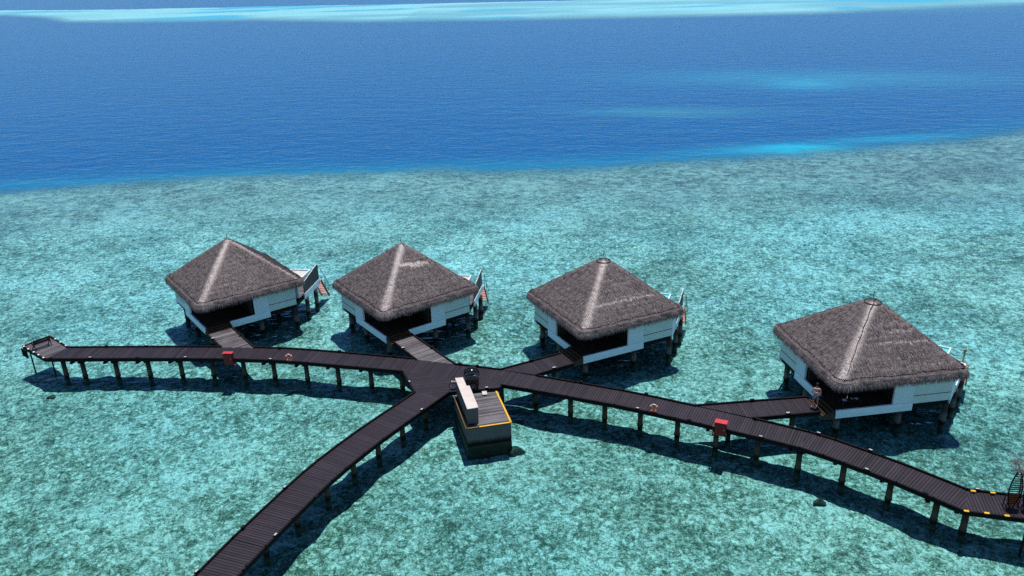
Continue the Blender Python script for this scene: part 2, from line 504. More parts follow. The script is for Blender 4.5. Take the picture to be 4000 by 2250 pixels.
e[0].position = 0.0; e[0].color = (0.07, 0.08, 0.060, 1)
e[1].position = 1.0; e[1].color = (0.95, 0.80, 0.74, 1)
for p, c_ in ((0.30, (0.16, 0.17, 0.13, 1)), (0.55, (0.36, 0.34, 0.285, 1)), (0.78, (0.58, 0.53, 0.47, 1))):
    el = e.new(p); el.color = c_
t.l(f, cr.inputs[0])
shallow = cr.outputs[0]
hue = t.noise(co, 0.05, 3, 0.5)
shallow = t.mix(t.ramp(hue, 0.35, 0.65, 0, 0.5), shallow, t.mix(1.0, shallow, (0.80, 1.0, 1.16), 'MULTIPLY'))
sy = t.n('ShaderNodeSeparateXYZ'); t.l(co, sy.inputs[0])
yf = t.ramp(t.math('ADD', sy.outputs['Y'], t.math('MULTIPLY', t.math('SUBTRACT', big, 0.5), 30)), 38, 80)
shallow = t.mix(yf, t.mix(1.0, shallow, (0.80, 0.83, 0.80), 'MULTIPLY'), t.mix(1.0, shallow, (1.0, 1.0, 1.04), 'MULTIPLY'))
rub = t.noise(t.coords((0.8, 1.0, 1)), 0.9, 4, 0.65, 0.5)
gf = t.ramp(t.math('ADD', t.math('MULTIPLY', rub, 1.0), t.math('MULTIPLY', t.math('SUBTRACT', f, 0.5), 0.22)), 0.30, 0.78)
gcol = t.mix(gf, (0.09, 0.075, 0.075), (0.66, 0.50, 0.47))
col = t.mix(t.math('MULTIPLY', greyA, 0.85), shallow, gcol)
col = t.mix(t.math('MULTIPLY', t.attr('darkr'), t.ramp(fine, 0.35, 0.65, 0.9, 0.2)), col, (0.10, 0.075, 0.075))
# body of deep water
dn1 = t.noise(t.coords((0.25, 1, 1)), 0.05, 5, 0.6)
dcol = t.mix(dn1, (0.020, 0.100, 0.275), (0.032, 0.130, 0.325))
near_lip = t.mix(slA, (0.026, 0.16, 0.315), dcol)
dcol = near_lip
dcol = t.mix(t.math('MULTIPLY', brA, 1.0, clamp=True), dcol, (0.05, 0.44, 0.62))
dcol = t.mix(t.math('MULTIPLY', shA, 1.0, clamp=True), dcol, (0.20, 0.40, 0.42))
dth = t.ramp(t.math('ADD', deepA, t.math('ADD', t.math('MULTIPLY', t.math('SUBTRACT', fine, 0.5), 0.5), t.math('MULTIPLY', t.math('SUBTRACT', mid, 0.5), 0.6))), 0.02, 0.98)
col = t.mix(dth, col, dcol)
fcol = t.mix(fsA, (0.52, 0.52, 0.55), (0.92, 0.78, 0.76))
fcol = t.mix(fbA, fcol, (0.08, 0.50, 0.70))
fcol = t.mix(t.ramp(t.noise(t.coords((0.3, 1, 1)), 0.12, 4, 0.6), 0.5, 0.7, 0, 0.3), fcol, (0.30, 0.36, 0.40))
col = t.mix(farA, col, fcol)
wvb = t.coords((1.0, 1.9, 1), rot=(0, 0, rad(14)))
wvh = t.math('ADD', t.math('MULTIPLY', t.noise(wvb, 0.5, 4, 0.6), 6.0), t.math('MULTIPLY', t.noise(wvb, 0.16, 2, 0.5), 6.0))
hgt = t.math('ADD', t.math('ADD', fine, t.math('MULTIPLY', cell, -0.4)), t.math('MULTIPLY', wvh, dth))
t.bsdf(col, 0.95, t.bump(hgt, 0.7, 0.18), 0, 0.0)
MT['seabed'] = t.m
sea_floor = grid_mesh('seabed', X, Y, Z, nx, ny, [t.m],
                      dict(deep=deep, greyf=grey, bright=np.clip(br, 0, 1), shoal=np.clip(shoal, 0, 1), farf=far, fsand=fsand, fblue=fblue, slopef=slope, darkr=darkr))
tag(sea_floor, 'pale turquoise coral rubble lagoon floor dropping to deep blue water', None, kind='structure')

t = NT('sea_water')
co = t.coords()
wr = t.coords((1.0, 1.9, 1), rot=(0, 0, rad(14)))
w0 = t.noise(wr, 0.16, 2, 0.5)
w1 = t.noise(wr, 0.5, 2, 0.5)
w2 = t.noise(wr, 1.6, 2, 0.5)
w3 = t.noise(co, 5.5, 1, 0.5)
h = t.math('ADD', t.math('ADD', t.math('MULTIPLY', w0, 0.42), t.math('MULTIPLY', w1, 0.30)), t.math('ADD', t.math('MULTIPLY', w2, 0.065), t.math('MULTIPLY', w3, 0.008)))
bn = t.bump(h, 1.0, 0.55)
fr = t.n('ShaderNodeFresnel'); fr.inputs['IOR'].default_value = 1.33; t.l(bn, fr.inputs['Normal'])
gl = t.n('ShaderNodeBsdfGlossy'); gl.inputs['Roughness'].default_value = 0.09; gl.inputs['Color'].default_value = (0.36, 0.62, 1.0, 1); t.l(bn, gl.inputs['Normal'])
tr = t.n('ShaderNodeBsdfTransparent'); tr.inputs['Color'].default_value = (0.54, 0.91, 0.94, 1)
mx = t.n('ShaderNodeMixShader')
t.l(t.math('MULTIPLY', fr.outputs[0], 0.66), mx.inputs[0]); t.l(tr.outputs[0], mx.inputs[1]); t.l(gl.outputs[0], mx.inputs[2])
t.l(mx.outputs[0], t.out.inputs['Surface'])
MT['water'] = t.m
Xw, Yw = fan(120, 60)
water = grid_mesh('water', Xw, Yw, np.zeros_like(Xw), 60, 120, [t.m])
tag(water, 'clear rippled sea surface of the lagoon and open ocean', None, kind='structure')

# ------------------------------------------------------------------ boardwalk
DZ = 1.65
def clip(poly, n, lo, hi):
    """keep the part of a convex polygon with lo <= p.n <= hi"""
    for sgn, lim in ((1, lo), (-1, -hi)):
        out = []
        for i in range(len(poly)):
            a = poly[i]; b = poly[(i + 1) % len(poly)]
            da = sgn * (a[0] * n[0] + a[1] * n[1]) - lim
            db = sgn * (b[0] * n[0] + b[1] * n[1]) - lim
            if da >= 0: out.append(a)
            if (da >= 0) != (db >= 0):
                u = da / (da - db)
                out.append((a[0] + (b[0] - a[0]) * u, a[1] + (b[1] - a[1]) * u))
        poly = out
        if len(poly) < 3: return None
    return poly

def planks(mb, poly, axis, z=DZ, pitch=0.168, gap=0.026, th=0.04, under=None, spread=0.5):
    """boards running across `axis` (unit dir along which boards are repeated)"""
    L = math.hypot(*axis); n = (axis[0] / L, axis[1] / L)
    ds = [p[0] * n[0] + p[1] * n[1] for p in poly]
    k0 = math.floor(min(ds) / pitch); k1 = math.ceil(max(ds) / pitch)
    for k in range(k0, k1 + 1):
        g = gap * (0.8 + R.random() * 0.5)
        q = clip(poly, n, k * pitch, (k + 1) * pitch - g)
        if q and len(q) >= 3:
            zz = z + R.uniform(-0.003, 0.003)
            mb.prism(q, zz - th, zz, tone=0.5 + R.uniform(-spread, spread) * (1.8 if R.random() < .08 else 0.6))
    if under is not None: under.prism(poly, z - 0.16, z - th - 0.012)  # solid dark sheet added so the gaps between planks look dark

def unit(a, b):
    d = (b[0] - a[0], b[1] - a[1]); L = math.hypot(*d)
    return (d[0] / L, d[1] / L)

def offset(line, wd):
    """offset polyline to its left by wd with mitres"""
    out = []
    for i, p in enumerate(line):
        ns = []
        if i > 0: d = unit(line[i - 1], p); ns.append((-d[1], d[0]))
        if i < len(line) - 1: d = unit(p, line[i + 1]); ns.append((-d[1], d[0]))
        m = (sum(q[0] for q in ns), sum(q[1] for q in ns)); L = math.hypot(*m); m = (m[0] / L, m[1] / L)
        k = wd / (m[0] * ns[0][0] + m[1] * ns[0][1])
        out.append((p[0] + m[0] * k, p[1] + m[1] * k))
    return out

def kerb(mb, line, z=DZ, side=0.0):
    for a, b in zip(line[:-1], line[1:]):
        if math.dist(a, b) < 0.05: continue
        d = unit(a, b)
        a2 = (a[0] - d[0] * 0.04, a[1] - d[1] * 0.04); b2 = (b[0] + d[0] * 0.04, b[1] + d[1] * 0.04)
        mb.beam((a2[0], a2[1], z + 0.065), (b2[0], b2[1], z + 0.065), 0.10, 0.09)
def fascia(mb, line, z=DZ, h=0.15):
    for a, b in zip(line[:-1], line[1:]):
        if math.dist(a, b) < 0.05: continue
        mb.beam((a[0], a[1], z - 0.03 - h / 2), (b[0], b[1], z - 0.03 - h / 2), 0.075, h)

def smooth(line, n=2):
    """Catmull-Rom refine"""
    out = []
    P = [line[0]] + line + [line[-1]]
    for i in range(1, len(P) - 2):
        for k in range(n):
            u = k / n
            p0, p1, p2, p3 = P[i - 1], P[i], P[i + 1], P[i + 2]
            out.append(tuple(0.5 * (2 * p1[j] + (p2[j] - p0[j]) * u + (2 * p0[j] - 5 * p1[j] + 4 * p2[j] - p3[j]) * u * u + (3 * p1[j] - p0[j] - 3 * p2[j] + p3[j]) * u ** 3) for j in (0, 1)))
    out.append(line[-1])
    return out

WB = 2.04
LN = [(-35.68, 54.44)] + smooth([(-28.2, 54.06), (-22.45, 53.67), (-18.3, 53.2), (-15.29, 52.63), (-8.0, 50.85)], 2)
LF = offset(LN, WB); LF[0] = (-34.94, 56.41)
RN = [(-0.95, 48.5)] + smooth([(0.86, 47.77), (6.5, 45.38), (10.11, 43.55), (13.03, 42.01), (16.76, 39.9), (18.76, 38.25), (20.84, 36.3), (23.21, 33.72)], 2) + [(25.87, 33.0), (31.0, 31.8)]
RF = offset(RN, WB)
BL = [(-6.83, 47.75)] + smooth([(-7.73, 46.45), (-9.95, 43.12), (-11.78, 39.98), (-13.0, 37.4), (-14.72, 33.2), (-15.8, 30.2)], 2) + [(-18.2, 23.0)]
BR = offset(BL, WB)            # left offset of a line heading toward the camera = its right side in the picture
BR[0] = (-4.49, 47.62)

bw = thing('boardwalk', 'long dark plank boardwalk on piles with left, right and lower arms meeting at one junction', 'boardwalk')
# platform
pf = [(-38.62, 56.75), (-35.68, 54.44), (-34.94, 56.41), (-37.42, 58.53)]
mbp = MB(); und = MB()
planks(mbp, pf, (-(pf[3][1] - pf[0][1]), pf[3][0] - pf[0][0]), under=und, pitch=0.15)
mbp.build('platform_deck', 'deck_old', bw)
mb = MB()
for i in range(len(LN) - 1):
    planks(mb, [LN[i], LN[i + 1], LF[i + 1], LF[i]], unit(LN[i], LN[i + 1]), under=und)
mb.build('deck', 'deck', bw)
mb = MB()
b2a, b2b = (-7.23, 52.67), (-4.28, 51.76)
b3a, b3b = (-1.01, 50.75), (1.55, 49.82)
planks(mb, [LN[-1], RN[0], b3a, b2b, LF[-1]], unit(LN[-1], RN[0]), under=und)
mb.build('deck', 'deck', bw)
mb = MB()
planks(mb, [LN[-1], (-6.83, 47.75), (-4.49, 47.62), (-1.0, 48.02), RN[0]], (-0.12, 1), under=und)
mb.build('deck', 'deck', bw)
mb = MB()
q0 = [RN[0], RN[1], RF[1], b3a]
planks(mb, q0, unit(RN[0], RN[1]), under=und)
for i in range(1, len(RN) - 1):
    planks(mb, [RN[i], RN[i + 1], RF[i + 1], RF[i]], unit(RN[i], RN[i + 1]), under=und)
mb.build('deck', 'deck', bw)
mb = MB()
for i in range(len(BL) - 1):
    planks(mb, [BL[i], BL[i + 1], BR[i + 1], BR[i]], unit(BL[i], BL[i + 1]), under=und)
mb.build('deck', 'deck', bw)
und.build('gap_underlay', 'under', bw)

def part_line(line, x0, x1):
    """piece of an x-monotone polyline between two x values"""
    out = []
    def at(x):
        for a, b in zip(line[:-1], line[1:]):
            if min(a[0], b[0]) <= x <= max(a[0], b[0]):
                u = (x - a[0]) / (b[0] - a[0]); return (x, a[1] + (b[1] - a[1]) * u)
        return line[0] if x < line[0][0] else line[-1]
    out.append(at(x0))
    out += [p for p in line if x0 + 0.02 < p[0] < x1 - 0.02]
    out.append(at(x1))
    return out
edges_k = [LN + [(-6.83, 47.75)], part_line(LF, -34.94, -22.67), part_line(LF, -19.95, -7.25),
           [b2b, b3a], part_line(RF, 1.55, 11.75), part_line(RF, 15.11, 40), RN[0:1] + RN[1:],
           BL, [(-1.0, 48.02), (-4.49, 47.62)] + BR[1:], [RN[0], (-1.0, 48.02)],
           [pf[1], pf[0]], [pf[0], pf[3]], [pf[3], pf[2]]]
for ln in edges_k:
    mb = MB(); kerb(mb, ln); mb.build('kerb', 'beam', bw)
    mb = MB(); fascia(mb, ln); mb.build('edge_beam', 'beam', bw)

def pile(x, y, z1=DZ - 0.2, r=0.17, parent=None, mat='pile', z0=-1.1, lean=0.0):
    mb = MB()
    prof = [(r * 0.98, z0), (r, 0.0), (r * 1.18, 0.05), (r * 1.22, 0.16), (r * 1.03, 0.22), (r, 0.9), (r * 1.0, z1)]
    mb.lathe(prof, 14, (x, y, 0))
    return mb.build('pile', mat, parent, smooth=True)
LP = [(-34.55, 54.75), (-33.02, 54.6), (-30.42, 54.45), (-27.91, 54.38), (-25.39, 54.25), (-22.96, 54.15), (-20.54, 54.0), (-18.12, 53.55), (-15.55, 53.08), (-13.1, 52.6), (-10.57, 52.0), (-8.23, 51.52)]
RP = [(-0.95, 49.4), (1.45, 48.72), (3.77, 47.27), (6.01, 46.43), (8.24, 45.42), (10.45, 44.21), (12.57, 42.72), (14.85, 41.65), (16.88, 40.1), (19.03, 38.8), (20.96, 37.04), (22.59, 35.15), (23.65, 34.2), (27.4, 33.1)]
BP = [(-6.16, 47.02), (-7.44, 44.9), (-8.74, 42.9), (-9.96, 40.9), (-11.13, 38.65), (-12.35, 36.35), (-13.45, 34.0), (-14.5, 31.4), (-15.5, 28.6)]
for x, y in LP + RP + BP:
    pile(x, y, parent=bw)
# bracket timbers below the edge beam beside each pile
for (L, off) in ((LP[1:], (-0.62, 0.0)), (RP[2:], (-0.55, 0.2)), (BP, (-0.3, -0.5))):
    for x, y in L:
        mb = MB(); mb.box((x + off[0], y - 0.18 + off[1], DZ - 0.30), (0.22, 0.34, 0.12), -0.3)
        mb.box((x, y, DZ - 0.36), (0.42, 0.42, 0.12), -0.3)
        mb.build('cross_beam', 'beam', bw)
for x, y in ((-37.95, 56.4), (-36.1, 55.9), (26.0, 32.85)):
    mb = MB(); mb.tube((x, y, -0.6), (x, y, 1.5), 0.055, 10); mb.build('thin_post', 'beam', bw)
# slatted ladder frame hanging from the platform's outer corner
mb = MB()
A = Vector((-38.66, 56.68, 0)); B = Vector((-37.9, 56.1, 0))
for k in range(8):
    p = A.lerp(B, k / 7); mb.beam((p.x - .05, p.y - .06, 0.95), (p.x - .05, p.y - .06, 1.62), 0.035, 0.035)
mb.beam((A.x - .05, A.y - .06, 1.0), (B.x - .05, B.y - .06, 1.0), 0.05, 0.05)
mb.beam((A.x - .05, A.y - .06, 1.6), (B.x - .05, B.y - .06, 1.6), 0.05, 0.05)
mb.build('side_rack', 'beam', bw)

# small kerb lights: black housings, half of them with a pale lens
def kerb_light(x, y, rz, pale=True):
    mb = MB(); mb.box((x, y, DZ + 0.14), (0.24, 0.14, 0.10), rz)
    o = mb.build('kerb_light', 'beam', bw, bevel=0.01)
    if pale:
        mb = MB(); mb.box((x, y, DZ + 0.20), (0.19, 0.10, 0.02), rz); mb.build('lens', 'grey', o)
LIGHTS = [(-3.94, 51.67, -.3, 0), (-2.67, 51.25, -.3, 0), (-7.33, 49.08, -1.2, 1), (-6.12, 45.28, .9, 1), (-1.92, 47.95, .1, 1), (7.91, 44.7, -.45, 1),
          (8.79, 46.6, -.45, 0), (10.92, 43.15, -.45, 0), (15.03, 43.2, -.4, 0), (14.78, 41.04, -.5, 1), (18.35, 41.25, -.6, 1), (-14.38, 33.96, 1.2, 0),
          (-13.04, 37.3, 1.1, 1), (-15.65, 30.71, 1.2, 1), (-11.09, 36.37, 1.1, 0), (-12.49, 33.24, 1.15, 1), (-13.3, 31.1, 1.2, 0),
          (-31.8, 56.22, 0, 0), (-28.6, 56.1, 0, 1), (-32.1, 54.25, 0, 1), (-28.46, 54.07, 0, 0), (-24.75, 53.86, 0, 1), (-17.97, 55.12, -.1, 0),
          (-18.14, 53.16, -.1, 1), (20.68, 39.3, -.8, 1), (19.67, 37.45, -.75, 1), (21.87, 35.2, -.8, 0), (24.77, 35.4, -.3, 1), (-35.2, 54.4, 0, 0),
          (-8.9, 53.2, -.2, 0), (4.6, 48.45, -.42, 0), (-13.2, 54.25, -.2, 0)]
for x, y, a, k in LIGHTS: kerb_light(x, y, a, k)
for i, (x, y) in enumerate([(24.5, 35.3), (25.44, 35.1), (23.25, 33.66), (24.19, 33.45), (25.09, 33.2)]):
    mb = MB(); mb.box((x, y, DZ + 0.125), (0.24, 0.13, 0.03), -0.22); mb.build('yellow_marker', 'yellow', bw)
for a, b in ((0.08, 0.26), (0.46, 0.54), (0.74, 0.82), (0.97, 1.03)):       # pale and yellow strips on the platform kerb
    pass
mb = MB()
p0, p1 = Vector(pf[0]), Vector(pf[3])
mb.beam((*p0, DZ + .125), (*(p0.lerp(p1, .55)), DZ + .125), 0.10, 0.02); mb.box((p1.x + .05, p1.y - .05, DZ + .125), (.3, .14, .03), -.7)
mb.build('yellow_strip', 'dyellow', bw)
for a, b, ks in ((pf[0], pf[1], (.06, .27, .52, .74, .96)), (pf[3], pf[2], (.33, .62, .93))):
    for k in ks:
        p = Vector(a).lerp(Vector(b), k); mb = MB(); mb.box((p.x, p.y, DZ + .125), (.17, .12, .03), -.7); mb.build('reflector', 'rope', bw)

# access walks to the villas
def access(poly, axis, mat, label, kerbs, piles):
    r = thing('access_walkway', label, 'walkway', group='access walkways to the villas')
    mb = MB(); un = MB(); planks(mb, poly, axis, under=un, pitch=0.15 if mat == 'deck_old' else 0.165, spread=.6)
    mb.build('deck', mat, r); un.build('gap_underlay', 'under', r)
    for ln in kerbs:
        k = MB(); kerb(k, ln); k.build('kerb', 'beam', r)
        k = MB(); fascia(k, ln); k.build('edge_beam', 'beam', r)
    for x, y in piles: pile(x, y, parent=r)
    return r
LZ = {}
LZ[1] = access([(-22.67, 55.72), (-19.95, 55.39), (-23.12, 59.5), (-24.74, 58.29)], (-0.6, 0.8), 'deck_old', 'pale grey bleached plank walkway leading up to the leftmost villa',
       [[(-22.67, 55.7), (-24.74, 58.29)], [(-19.95, 55.35), (-23.12, 59.5)]], [(-23.2, 57.9)])
LZ[2] = access([(-7.23, 52.72), (-4.28, 51.8), (-8.08, 57.13), (-9.51, 56.06)], (-0.585, 0.811), 'deck_old', 'brownish bleached plank walkway to the villa with the white patched roof',
       [[(-7.23, 52.67), (-9.51, 56.06)], [(-4.28, 51.76), (-8.08, 57.13)]], [(-8.2, 55.6), (-6.6, 53.6)])
LZ[3] = access([(-0.98, 50.79), (1.57, 49.86), (4.3, 51.3), (3.49, 53.03)], (0.906, 0.423), 'deck', 'short dark walkway running right from the junction to the second villa from the right',
       [[(-1.01, 50.75), (3.49, 53.03)], [(1.55, 49.82), (4.3, 51.3)]], [(2.9, 51.6)])
LZ[4] = access([(11.77, 45.1), (15.12, 43.36), (19.39, 43.81), (19.2, 45.75)], (0.995, 0.05), 'deck', 'dark walkway with the person at its end, to the rightmost villa',
       [[(11.75, 45.05), (19.2, 45.75)], [(15.11, 43.32), (19.39, 43.81)]], [(18.0, 44.6), (13.9, 44.6)])
for i, L in {1: [(-23.7, 57.0, 1), (-21.75, 57.64, 0)], 2: [(-8.4, 54.4, 1), (-6.2, 54.5, 0)], 3: [(1.26, 51.87, 0), (2.85, 50.55, 1)], 4: [(15.52, 45.4, 0), (17.27, 43.6, 1)]}.items():
    for x, y, k in L:
        mb = MB(); mb.box((x, y, DZ + 0.14), (0.28, 0.16, 0.11), 0.3); o = mb.build('kerb_light', 'beam', LZ[i], bevel=.01)
        if k:
            mb = MB(); mb.box((x, y, DZ + 0.207), (0.24, 0.12, 0.02), 0.3); mb.build('lens', 'grey', o)

# ------------------------------------------------------------------ villas
HS, ZS, ZA = 4.36, 4.02, 7.68
def rsq(h, r, n_side=44, n_c=10):
    """rounded square ring (same count for any size), returns list of (x,y,perimeter 0..4)"""
    pts = []
    r = min(r, h * 0.999)
    cs = [(h, -h), (h, h), (-h, h), (-h, -h)]; dirs = [(0, 1), (-1, 0), (0, -1), (1, 0)]
    for k in range(4):
        cx, cy = cs[k]; dx, dy = dirs[k]; ex, ey = cs[(k + 1) % 4]
        px, py = dirs[k - 1]
        # corner arc centred inside
        ccx = cx - (1 if cx > 0 else -1) * r; ccy = cy - (1 if cy > 0 else -1) * r
        a0 = math.atan2(-(-py if False else 0), 1)
        base = [-math.pi / 2, 0, math.pi / 2, math.pi][k]
        for i in range(n_c):
            a = base + (math.pi / 2) * i / n_c
            pts.append((ccx + r * math.cos(a), ccy + r * math.sin(a), k + 0.0))
        L = 2 * (h - r)
        sx, sy = (cx + dx * r, cy + dy * r)
        for i in range(n_side):
            u = i / n_side
            pts.append((sx + dx * L * u, sy + dy * L * u, k + u))
    return pts

def make_roof(parent, seed, cap=False, patch=None, hipseam=False, darkside=False, tint=0.0):
    rr = random.Random(seed)
    ph = [rr.uniform(0, 6.28) for _ in range(12)]
    def wav(p, z, amp):
        return amp * (math.sin(p[0] * 1.7 + ph[0]) * math.cos(p[1] * 2.1 + ph[1]) + 0.6 * math.sin(p[0] * 4.3 + p[1] * 3.1 + z * 5 + ph[2]) + .5 * math.sin(p[0] * 9 - p[1] * 8 + z * 13 + ph[3]))
    def palef(x, y, tt):
        # lighter straw laid over the front hip, and worn courses on the right-front face
        d = abs(x - y) / 1.414 if (x < 0 and y < 0) else 9
        wd = 0.30 + 0.12 * tt + 0.05 * math.sin(tt * 9 + ph[4])
        off = (x - y) / 1.414 - 0.16 + 0.14 * tt
        v = 1.0 * math.exp(-(abs(off) / wd) ** 1.8 * 1.5) if d < 2 else 0.0
        v = min(v, 1.0)
        if y < 0 and abs(y) >= abs(x):                        # right-front face
            for c, wv, am in ((0.47, .015, .35), (0.62, .014, .25), (0.78, .014, .3), (0.9, .012, .2)):
                cc = c + 0.012 * math.sin(x * 1.3 + ph[5]) + 0.006 * math.sin(x * 5 + ph[6])
                v = max(v, am * math.exp(-((tt - cc) / wv) ** 2) * (0.55 + 0.45 * math.sin(x * 1.1 + c * 40 + ph[7])))
            if darkside and x > 0:                             # straw also shows along the right hip
                o2 = (x + y) / 1.414 + 0.12
                v = max(v, 0.55 * math.exp(-(o2 / 0.22) ** 2))
            if tt < 0.25: v = max(v, 0.35 * (1 - tt / 0.25))
        if patch:
            for (x0, x1, t0, t1, hw, am) in patch:
                if y < 0 and abs(y) >= abs(x) and x0 < x < x1:
                    tc = t0 + (t1 - t0) * (x - x0) / (x1 - x0) + 0.006 * math.sin(x * 7 + ph[3]) + 0.004 * math.sin(x * 17)
                    v = max(v, am * math.exp(-((tt - tc) / hw) ** 4))
        return v
    def course_shade(x, y, tt):  # shadow lines at the foot of each thatch layer, painted into the tone
        m = x if abs(y) > abs(x) else y
        q = (tt * 13 + 0.22 * math.sin(m * 1.1 + ph[10]) + 0.10 * math.sin(m * 4.7 + ph[11]) + 0.3 * int(abs(y) > abs(x))) % 1.0
        return 0.30 * (q ** 2 * 1.6 - 0.5) * (0.6 + 0.4 * math.sin(m * 2.3 + tt * 31))
    vs, fs, tone, pale, dk = [], [], [], [], []
    NR = 60
    rings = []
    for k in range(NR + 1):
        tt = k / NR
        h = max(0.02, HS * tt); r = 0.30 + 0.25 * tt if tt > .1 else h * .9
        z = ZA - (ZA - ZS) * tt - 0.10 * math.exp(-(tt / 0.05) ** 2) + 0.05 * math.sin(math.pi * tt)
        saw = 0.03 * (1 - ((tt * 15) % 1.0)) - (0.22 * math.exp(-(tt / 0.10) ** 2) if cap else 0)
        pts = rsq(h, r)
        ring = []
        for (x, y, s) in pts:
            ring.append((x, y, z + saw + wav((x, y), z, 0.012)))
        rings.append((ring, tt))
    # fringe: bulges out past the seam, then rolls under
    prof = [(0.02, -0.02, 0.0), (0.09, 0.035, 0.0), (0.17, -0.04, 0.0), (0.22, -0.17, 0), (0.23, -0.33, 0), (0.19, -0.46, 0), (0.06, -0.47, 0), (-0.25, -0.30, 0)]
    n = len(rings[0][0])
    for ring, tt in rings:
        for (x, y, z) in ring:
            vs.append((x, y, z)); tone.append(0.45 + rr.uniform(-.25, .25) - course_shade(x, y, tt)); pale.append(palef(x, y, tt))
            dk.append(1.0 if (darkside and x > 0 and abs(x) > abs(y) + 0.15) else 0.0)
    for k in range(NR):
        for i in range(n):
            j = (i + 1) % n
            fs.append((k * n + i, (k + 1) * n + i, (k + 1) * n + j, k * n + j))
    fs.append(tuple(range(n)))
    def blade(p, d, side, L, wd, tn, pl, dkv):
        o = len(vs)
        e_ = p + d * L
        vs.extend([tuple(p - side * wd / 2), tuple(p + side * wd / 2), tuple(e_)])
        fs.append((o, o + 1, o + 2))
        tone.extend([tn] * 3); pale.extend([pl] * 3); dk.extend([dkv] * 3)
    sl = Vector((HS, 0, -(ZA - ZS))).normalized()
    NB = 9000
    for _ in range(NB):
        tt = math.sqrt(rr.uniform(0.001, 1.0)); u = rr.uniform(-1, 1); side_i = rr.randrange(4)
        h = HS * tt
        a = side_i * math.pi / 2
        cx, sx = math.cos(a), math.sin(a)
        def rot(v): return Vector((v[0] * cx - v[1] * sx, v[0] * sx + v[1] * cx, v[2]))
        rc = 0.45
        lx, ly = h, u * h
        edge = abs(u) * h - (h - rc)
        if edge > 0: lx -= 0.20 * (edge / rc) ** 2
        z = ZA - (ZA - ZS) * tt + 0.05 * math.sin(math.pi * tt) + 0.03 - (0.22 * math.exp(-(tt / 0.10) ** 2) if cap else 0)
        p = rot((lx, ly, z))
        d = (sl + Vector((0, u * 0.18 + rr.uniform(-.28, .28), rr.uniform(0.06, 0.22)))).normalized()
        d = rot(d); side = rot((0, 1, 0))
        blade(p, d, side, rr.uniform(.16, .34), rr.uniform(.03, .07), 0.5 + rr.uniform(-.6, .7) - course_shade(p.x, p.y, tt) * 1.5, palef(p.x, p.y, tt) * rr.uniform(.6, 1.15),
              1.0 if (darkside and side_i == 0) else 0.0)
    me = bpy.data.meshes.new('thatch_roof'); me.from_pydata(vs, [], fs)
    for nm, lst in (('tone', tone), ('pale', pale), ('darkp', dk)):
        at = me.attributes.new(nm, 'FLOAT', 'POINT'); at.data.foreach_set('value', lst)
    me.materials.append(MT['thatch'])
    roof = bpy.data.objects.new('thatch_roof', me); C.objects.link(roof); roof.parent = parent
    # ---- fringe
    vs, fs, tone, pale, dk = [], [], [], [], []
    def scallop(s, k): return 0.045 * abs(math.sin((s * 6.2 + ph[8]) * math.pi)) + 0.02 * math.sin(s * 23 + ph[9])
    for k, (o, dz, _) in enumerate(prof):
        pts = rsq(HS + o, 0.42 + max(0, o))
        for (x, y, s) in pts:
            q = scallop(s, k) if 0 < k < 5 else 0
            nrm = Vector((x, y, 0)).normalized()
            vs.append((x + nrm.x * q * .8, y + nrm.y * q * .8, ZS + dz + q * 0.8 + (rr.uniform(-.05, .05) if k == 5 else 0)))
            tone.append(.4 + rr.uniform(-.3, .3)); pale.append(0.22 * (x < 0 and y < 0 and abs(x - y) < .9) + 0.1 * rr.random()); dk.append(0)
    for k in range(len(prof) - 1):
        for i in range(n):
            j = (i + 1) % n
            fs.append((k * n + i, (k + 1) * n + i, (k + 1) * n + j, k * n + j))
    def rp(s, o):
        """point and outward normal on the rounded square at perimeter fraction"""
        h = HS + o; rc = 0.42 + max(0, o)
        k = int(s) % 4; u = (s - int(s)) * 2 - 1
        y_ = u * h; x_ = h
        e2 = abs(y_) - (h - rc)
        nx_, ny_ = 1.0, 0.0
        if e2 > 0:
            a2 = min(1, e2 / rc) * math.pi / 4
            sg = 1 if y_ > 0 else -1
            x_ = h - rc + rc * math.cos(a2); y_ = sg * (h - rc + rc * math.sin(a2)); nx_, ny_ = math.cos(a2), sg * math.sin(a2)
        a = k * math.pi / 2; c_, s_ = math.cos(a), math.sin(a)
        return Vector((x_ * c_ - y_ * s_, x_ * s_ + y_ * c_, 0)), Vector((nx_ * c_ - ny_ * s_, nx_ * s_ + ny_ * c_, 0))
    for _ in range(12000):
        s = rr.uniform(0, 4); lay = rr.random()
        o = 0.05 + 0.19 * min(1, lay * 1.5); z = ZS + 0.05 - 0.34 * max(0, lay - 0.12) / 0.88
        p, nv = rp(s, o); p.z = z + scallop(s, 1) * .6
        tang = Vector((-nv.y, nv.x, 0))
        out = 0.75 * (1 - lay) + 0.05
        d = (nv * (out + rr.uniform(-.05, .22)) + Vector((0, 0, -1)) + tang * rr.uniform(-.28, .28)).normalized()
        L = rr.uniform(.16, .36) + 0.14 * lay
        hipc = (p.x < 0 and p.y < 0 and abs(p.x - p.y) < 1.3)
        blade(p, d, tang, L, rr.uniform(.025, .06), 0.5 + rr.uniform(-.6, .75) + .15 * (lay < .3), (0.55 if hipc else 0.12) * rr.random(), 0)
    me = bpy.data.meshes.new('fringe'); me.from_pydata(vs, [], fs)
    for nm, lst in (('tone', tone), ('pale', pale), ('darkp', dk)):
        at = me.attributes.new(nm, 'FLOAT', 'POINT'); at.data.foreach_set('value', lst)
    me.materials.append(MT['thatch'])
    fr_ = bpy.data.objects.new('fringe', me); C.objects.link(fr_); fr_.parent = roof
    # ---- step shadow above the fringe, drawn as a dark wavy tube
    mb = MB()
    pts = []
    NS = 300
